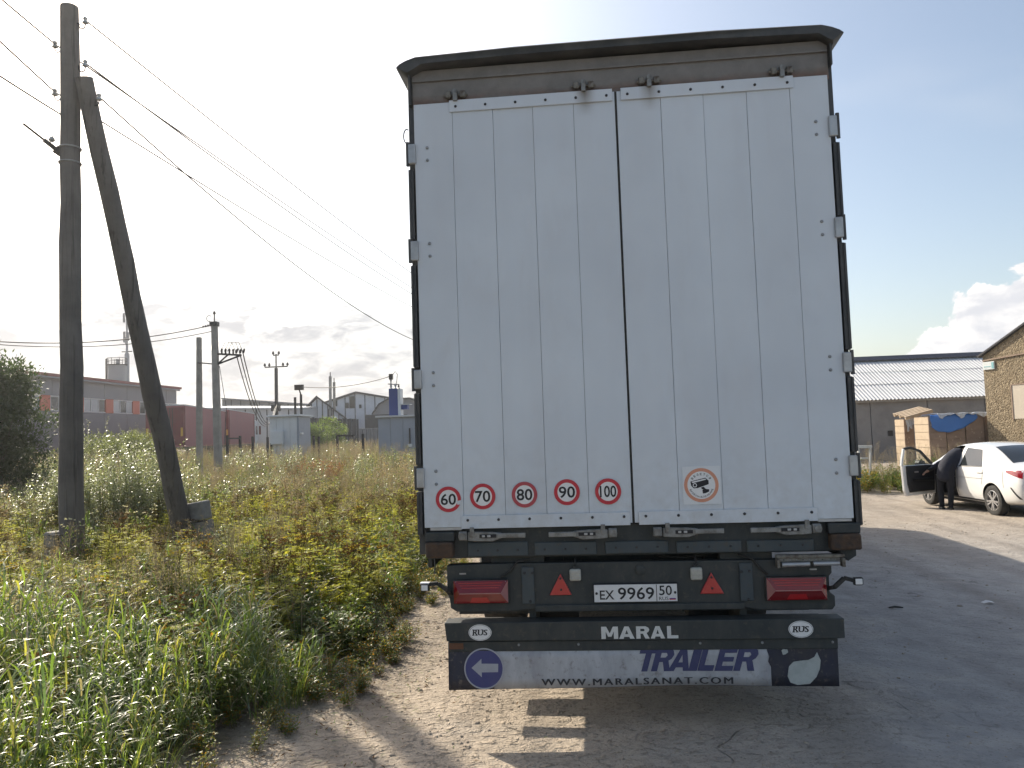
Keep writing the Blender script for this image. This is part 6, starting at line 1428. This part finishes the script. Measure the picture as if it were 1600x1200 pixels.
def edge(y):
    """where the weeds meet the road"""
    return -2.28+0.22*min(1, max(0, (y-0.4)/1.2))+0.16*math.sin(1.3*y+0.4)+0.10*math.sin(3.7*y)-0.12*max(0, y-4)
def inview(x, y, mg=1.6):
    d = Vector((x, y, 0.3))-CAM; f_ = d.dot(fwd)
    if f_ < 0.6: return d.dot(r2) < 0 and f_ > -1.5 and x > -7
    u = d.dot(r2)/f_*1230; return -800-1230*mg/f_ < u < 800+1230*mg/f_
def spots(x0, x1, y0, y1, step, keep):
    out = []; y = y0
    while y < y1:
        st = step*(1+0.055*max(0, y)); x = x0
        while x < x1:
            px_, py_ = x+U(-.5, .5)*st, y+U(-.5, .5)*st
            if inview(px_, py_) and keep(px_, py_): out.append((px_, py_))
            x += st
        y += st*0.9
    return out
def nz2(x, y, s=1.0, o=0.0): return 0.5+0.25*(math.sin(x*1.9*s+o)+math.sin(y*1.5*s-x*0.8*s+1.7*o)) 

def short(x, y):
    """the weeds are trodden low in front of the two pole feet"""
    k = 1.0
    for cx_, cy_ in ((-8.0, 6.2), (-6.95, 8.0)):
        d = Vector((CAM.x-cx_, CAM.y-cy_)).normalized(); v = Vector((x-cx_, y-cy_)); al = v.dot(d); ac = abs(v.x*d.y-v.y*d.x)
        if -0.3 < al < 2.6 and ac < 0.55: k = min(k, 0.32+0.12*max(0, al))
    return k
# lush grass in the foreground
protos = [g_reed() for _ in range(6)]+[g_tuft() for _ in range(2)]+[g_tuft('grass_lush', 40, (0.45, 0.85), (0.007, 0.014), 0.12, (0.6, 2.6), 'grass_yellow') for _ in range(3)]+[g_tuft('grass_yellow', 40, (0.35, 0.7), (0.004, 0.009), 0.12, (0.6, 2.0), 'grass_lush') for _ in range(2)]
pts = []
for x, y in spots(-12, -2.1, -3.0, 9.5, 0.17, lambda x, y: x < edge(y)-0.06):
    lim = 0.25+0.5*math.sin(1.1*x+0.5)
    w = 1.0 if y < lim else max(0.0, 0.55-(y-lim)/2.2)
    if x > -3.4 and y > 3.0: w = 0.30
    w = max(w, 0.10+0.4*(nz2(x, y, 1.6, 2) > 0.78))
    cl = nz2(x, y, 2.3, 0.7)
    if y < 1.6 and cl < 0.45 and random.random() < 0.75: continue
    if random.random() > w: continue
    ed = min(1, 0.45+(edge(y)-x)*0.8); pts.append((x, y, Hf(x, y), U(0.62, 1.0)*ed*(0.75+0.45*cl if y < 1.6 else 0.8)*short(x, y), random.choice((0, 1, 2, 3, 4, 5, 0, 1, 2, 3, 8, 9)) if y < 0.9 else random.choice((0, 3, 6, 7, 8, 9, 9, 10))))
scatter('lush_grass', 'lush arching green grass on the verge in the foreground', 'grass', protos, pts)
# tansy carpet
protos = [tansy() for _ in range(3)]+[tansy(head='tansy_yellow')]+[tansy((0.35, 0.6), 8, 'tansy_leaf', 'seed_brown', False, 10) for _ in range(2)]+[tansy((0.35, 0.6), 8, 'dark_leaf', 'seed_brown', False, 10)]
pts = []
for x, y in spots(-17, -2.2, -0.5, 15.5, 0.22, lambda x, y: x < edge(y)-0.25):
    w = min(1, max(0.3, (y-0.6)/2.0)) if x > -4.5 else min(1, max(0.4, (y+0.2)/1.8))
    if y > 12: w *= max(0.1, 1-(y-12)/4)
    if random.random() > w: continue
    hgt = nz2(x, y, 0.9, 1.0); kk = random.choice((0, 1, 2, 4, 5)) if hgt > 0.45 else random.choice((4, 5, 5, 6, 6))
    if y < 2.4 and random.random() < 0.55: kk = 6
    if random.random() < 0.03: kk = 3
    pts.append((x, y, Hf(x, y), U(0.62, 0.98)*(0.8+0.3*hgt)*short(x, y), kk))
scatter('tansy_weeds', 'ferny yellow-green tansy with brown seed heads covering the verge', 'weeds', protos, pts)
# plumed grasses: brown in the foreground, tan in the distance
protos = [g_plume() for _ in range(3)]+[g_plume((0.7, 1.15), 12, 'grass_dry', 'plume', 10) for _ in range(3)]+[g_plume((0.7, 1.1), 10, 'grass_yellow', 'plume', 22) for _ in range(2)]
pts = []
for x, y in spots(-12, -2.4, -1.0, 10, 0.36, lambda x, y: x < edge(y)-0.5 and nz2(x, y, 1.2, 5) > 0.5): pts.append((x, y, Hf(x, y), U(0.7, 1.0)*short(x, y), random.choice((0, 1, 2, 6, 7))))
for x, y in spots(-75, -1.0, 11.0, 60, 0.20, lambda x, y: x > -0.95*y-14 and not (-33.5 < x < -27.5 and y > 46) and not (-18.2 < x < -16 and 37.8 < y < 40.2) and not (x > -10.6 and 32.7 < y < 35.5)):
    if random.random() > min(1, (y-9.5)/6): continue
    if y > 18 and random.random() < 0.35: continue
    yel = (y < 24 and nz2(x, y, 0.5, 3) > 0.35) or random.random() < 0.15
    pts.append((x, y, Hf(x, y), U(0.6, 0.95)*(0.95 if y < 18 else 1.0 if y < 24 else 1.35), random.choice((6, 7, 0)) if yel else random.choice((3, 4, 5, 3, 4, 0))))
scatter('plume_grass', 'tan and pinkish plumed dry grass filling the far field', 'grass', protos, pts)
# leafy herbs along the road edge
protos = [leafy() for _ in range(3)]+[leafy((0.15, 0.35), 9, 'dark_leaf', 'orange_leaf', 0.25, (0.03, 0.06))]+[leafy((0.2, 0.5), 8, 'hedge_leaf', 'orange_leaf', 0.2, (0.025, 0.06)) for _ in range(2)]
pts = []
for x, y in spots(-5.5, -1.7, -0.8, 9, 0.15, lambda x, y: x < edge(y)+0.22):
    w = max(0.35 if 0.2 < y < 2.8 else 0.0, 1-(edge(y)-x)/2.2)*(1.0 if y > 0.5 else 0.35)
    if random.random() > w: continue
    ed = min(1, max(0.35, 0.55+(edge(y)-x)*0.6)); pts.append((x, y, Hf(x, y), U(0.6, 1.05)*ed, random.choice((0, 1, 2, 4, 5)) if x < edge(y)-0.2 else random.choice((3, 3, 4))))
for x, y in spots(6.2, 14, 17.6, 21.5, 0.22, lambda x, y: y > 17.9+0.25*math.sin(3*x) and x < 11.2): pts.append((x, y, Hf(x, y), U(1.0, 1.7), random.choice((0, 1, 4, 5))))
scatter('roadside_herbs', 'leafy green herbs with orange leaves along the road edge', 'weeds', protos, pts)
protos = [g_plume((0.7, 1.1), 12, 'grass_yellow', 'plume', 22) for _ in range(2)]
scatter('yard_grass', 'tall yellowing grass growing before the warehouse wall beside the trailer', 'grass', protos, [(x, y, Hf(x, y), U(0.8, 1.35), random.randrange(2)) for x, y in spots(6.0, 13.5, 18.2, 22, 0.3, lambda x, y: x < 11.6)])
# mixed leafy weeds breaking up the dry field
protos = [stalk((0.7, 1.1), 6, 'silver_leaf', 0.2, 26) for _ in range(2)]+[leafy((0.5, 0.9), 8, 'hedge_leaf', 'tansy_leaf', 0.3, (0.04, 0.08), 22, 0.2) for _ in range(2)]+[stalk((0.7, 1.0), 6, 'dark_leaf', 0.2, 26)]+[stalk((0.8, 1.2), 7, 'plume', 0.2, 34)]
pts = []
for x, y in spots(-60, -2.5, 9.5, 44, 0.34, lambda x, y: x > -0.95*y-12 and not (-18.4 < x < -16 and 37.6 < y < 40.4) and not (x > -10.8 and 32.6 < y < 35.6)):
    g_ = nz2(x, y, 0.55, 4.0)
    if random.random() > (0.95 if g_ > 0.5 else 0.42): continue
    pts.append((x, y, Hf(x, y), U(0.6, 1.0)*(1.0 if y < 24 else 1.25), random.choice((0, 1, 2, 3, 4)) if g_ > 0.5 else random.choice((2, 3, 5, 5, 4))))
scatter('field_weeds', 'greyish and green leafy weeds in patches across the far field', 'weeds', protos, pts)
# rust-coloured dock patch
protos = [leafy((0.5, 0.95), 10, 'rust_leaf', 'plume', 0.2, (0.03, 0.06), 26, 0.2) for _ in range(2)]
q = pix(498, 742, 20.5); pl = [(q.x+U(-.9, .9), q.y+U(-1.4, 1.4)) for _ in range(26)]
scatter('dock_weeds', 'rust-brown patch of withered dock in the middle of the field', 'weeds', protos, [(x, y, Hf(x, y), U(0.8, 1.2), random.randrange(2)) for x, y in pl])
# litter of dry stems and sprigs on the sand near the verge
m = PL()
for _ in range(2600):
    y = U(-1.6, 7); x = edge(y)+abs(random.gauss(0, 0.55)); a = U(0, 6.283); L_ = U(0.015, 0.07); z = Hf(x, y)+0.012
    m.leaf((x, y, z), (math.cos(a), math.sin(a), U(-.05, .25)), L_, U(0.003, 0.010), random.choice(('grass_dry', 'seed_brown', 'seed_brown', 'dark_leaf')))
o = link('plant_litter', m.mesh('plant_litter'), None); tag(o, 'dry leaves and stem bits littering the sandy road edge', 'litter', kind='stuff')

# tall silvery weed clump behind the wooden pole
def clump(name, label, cat, px, Y, protos_, n, rx, ry, hs, group=None):
    c_ = pix(px, 800, Y); t = thing(name, label, cat, (c_.x, Y, Hf(c_.x, Y)), group=group); st, lf = PL(), PL()
    for i in range(n):
        a, r = U(0, 6.283), math.sqrt(random.random()); p = protos_(); dx, dy = rx*r*math.cos(a), ry*r*math.sin(a); k = U(*hs)*(1.05-0.3*r)
        for f_, mi_ in zip(p.f, p.m):
            tgt = st if p.mats[mi_] == 'stem_green' else lf; b = len(tgt.v)
            tgt.v += [(p.v[j][0]*k+dx, p.v[j][1]*k+dy, p.v[j][2]*k) for j in f_]; tgt.f.append(tuple(range(b, b+len(f_)))); tgt.m.append(tgt.mi(p.mats[mi_]))
    link('stems', st.mesh('stems'), None, t); link('foliage', lf.mesh('foliage'), None, t); return t
clump('silver_weed_clump', 'tall silvery willow-leaved weed clump between the pole and its brace', 'plant', 200, 9.4, lambda: stalk((1.35, 2.15), 9, 'silver_leaf', 0.3, 60), 34, 1.25, 0.8, (0.85, 1.0))
clump('silver_weed_clump', 'silvery weed clump just left of the wooden pole', 'plant', 78, 8.8, lambda: stalk((1.0, 1.6), 7, 'silver_leaf', 0.25, 46), 9, 0.55, 0.5, (0.8, 1.0))
clump('pale_weed_clump', 'greyish withered weed standing alone in the middle of the field', 'plant', 462, 12.5, lambda: stalk((0.8, 1.25), 5, 'plume', 0.15, 36), 4, 0.25, 0.25, (0.8, 1.0))
clump('pale_weed_clump', 'pale leafy weed clump in front of the silver cabinet', 'plant', 447, 24, lambda: stalk((0.9, 1.4), 6, 'silver_leaf', 0.3, 30), 9, 1.2, 0.8, (0.8, 1.1))
for i, (px, py, Y, lb) in enumerate(((215, 830, 7.4, 'small white-flowered plant at the foot of the weed clump'), (55, 855, 6.6, 'small white-flowered plant left of the concrete stub'), (120, 862, 5.6, 'small white-flowered plant in front of the wooden pole'))):
    c_ = pix(px, py, Y); t = thing('white_flower_plant', lb, 'plant', (c_.x, Y, Hf(c_.x, Y))); p = PL(); f_ = PL()
    for k in range(26):
        a, r = U(0, 6.283), 0.32*math.sqrt(random.random()); q_ = Vector((r*math.cos(a), r*math.sin(a), U(0.55, 0.8))); p.stem((q_.x*0.3, q_.y*0.3, 0), q_, 0.003, 'stem_green')
        for j in range(6): p.leaf((q_.x*0.6, q_.y*0.6, q_.z*U(0.2, 0.9)), (U(-1, 1), U(-1, 1), U(0, 1)), 0.07, 0.02, 'dark_leaf')
        for j in range(16): f_.leaf(q_, (U(-1, 1), U(-1, 1), U(-.2, 1)), U(0.014, 0.028), 0.012, 'white_flower')
    link('stems', p.mesh('stems'), None, t); link('flowers', f_.mesh('flowers'), None, t)

# bushes and trees: trunk with limbs, crown of leaf clumps
def tree(name, label, cat, x, y, h, rx, ry, leafm, nleaf, trunk_r=0.09, limbs=10, size=(0.06, 0.11), base=0.12, group=None, clumps=60):
    z0 = Hf(x, y); t = thing(name, label, cat, (x, y, z0), group=group); tr = MB(); lf = PL(); cs = []
    tr.tube([(0, 0, -0.1), (U(-.1, .1), U(-.1, .1), h*0.35), (U(-.2, .2), U(-.2, .2), h*0.75)], [trunk_r, trunk_r*0.7, trunk_r*0.3], 8)
    for i in range(clumps):
        a = U(0, 6.283); v = random.random()**0.8; zz = h*(base+(1-base)*v); prof = math.sin(math.pi*min(0.97, 0.10+0.84*v))**0.6; r = math.sqrt(U(0.15, 1))*prof*U(0.72, 1.08)
        cs.append(Vector((rx*r*math.cos(a), ry*r*math.sin(a), zz)))
    for c_ in cs[:limbs]: tr.tube([(0, 0, max(0.1, c_.z*0.35)), c_*0.55+Vector((0, 0, c_.z*0.18)), c_], [trunk_r*0.55, trunk_r*0.35, trunk_r*0.12], 5)
    cr = min(rx, ry)*0.30
    for i in range(nleaf):
        c_ = cs[random.randrange(len(cs))]; d = Vector((random.gauss(0, 1), random.gauss(0, 1), random.gauss(0, 0.85))).normalized()*cr*random.random()**0.45
        p = c_+d; L_ = U(*size); lf.leaf(p, (d.x+U(-.8, .8)*cr, d.y+U(-.8, .8)*cr, d.z+U(-.6, .9)*cr), L_, L_*0.42, leafm)
    tr.build('trunk', 'bark', t, smooth='all'); link('crown', lf.mesh('crown'), None, t); return t
tree('dark_willow', 'large dark willow bush at the left edge of the picture', 'bush', -19.8, 17.0, 4.9, 2.9, 2.4, 'bush_leaf', 42000, 0.10, 12, (0.09, 0.17), 0.02, None, 150)
tree('dark_willow', 'dark willow bush right behind the wooden pole', 'bush', -17.5, 17.2, 4.0, 1.6, 1.8, 'bush_leaf', 26000, 0.06, 8, (0.08, 0.15), 0.0, None, 100)
for i, (px, Y, h_, rx, lb) in enumerate(((150, 31, 1.95, 1.7, 'yellow-green hedge bush right of the wooden pole under the hall'), (186, 32, 1.85, 1.6, 'yellow-green hedge bush in the middle under the grey hall'), (216, 33, 2.0, 1.4, 'yellow-green hedge bush touching the red trailer rear'))):
    c_ = pix(px, 700, Y); tree('hedge_bush', lb, 'bush', c_.x, Y, h_, rx, 1.4, 'hedge_leaf', 7000, 0.06, 8, (0.07, 0.13), 0.05, None, 50)
c_ = pix(207, 700, 30); clump('pale_sapling', 'pale sapling poking above the hedge under the grey hall', 'plant', 207, 30, lambda: stalk((1.6, 2.6), 4, 'silver_leaf', 0.3, 40), 3, 0.4, 0.3, (0.9, 1.15))
c_ = pix(136, 700, 27); clump('pale_sapling', 'pale sapling just right of the wooden pole shaft', 'plant', 140, 27, lambda: stalk((2.0, 3.0), 4, 'silver_leaf', 0.4, 46), 3, 0.4, 0.3, (0.9, 1.2))
for px, Y, h_, rx, lb in ((482, 64, 2.6, 1.7, 'rounded green bush left of its twin before the plank fence'), (510, 63, 2.9, 2.1, 'rounded green bush before the plank fence below the twin poles')):
    c_ = pix(px, 680, Y); tree('green_bush', lb, 'bush', c_.x, Y, h_, rx, 1.6, 'dark_leaf', 6000, 0.08, 6, (0.12, 0.2), 0.05, None, 40)

# ------------------------------------------------------------------ thin scattering volume added to imitate veiling lens glare
hz = MB().box(-450, 450, -450, 450, -1.4, 24.0).build('glare_haze', None, None)
hm = bpy.data.materials.new('glare_haze'); hm.use_nodes = True; nt = hm.node_tree; nt.nodes.clear()
o_ = nt.nodes.new('ShaderNodeOutputMaterial'); v_ = nt.nodes.new('ShaderNodeVolumePrincipled'); v_.inputs['Color'].default_value = (0.92, 0.94, 0.97, 1); v_.inputs['Density'].default_value = 0.0006; v_.inputs['Anisotropy'].default_value = 0.7
nt.links.new(v_.outputs[0], o_.inputs['Volume']); hz.data.materials.append(hm); tag(hz, 'thin bright veil over the yard and field, added in place of lens glare', 'glare_haze', kind='stuff')
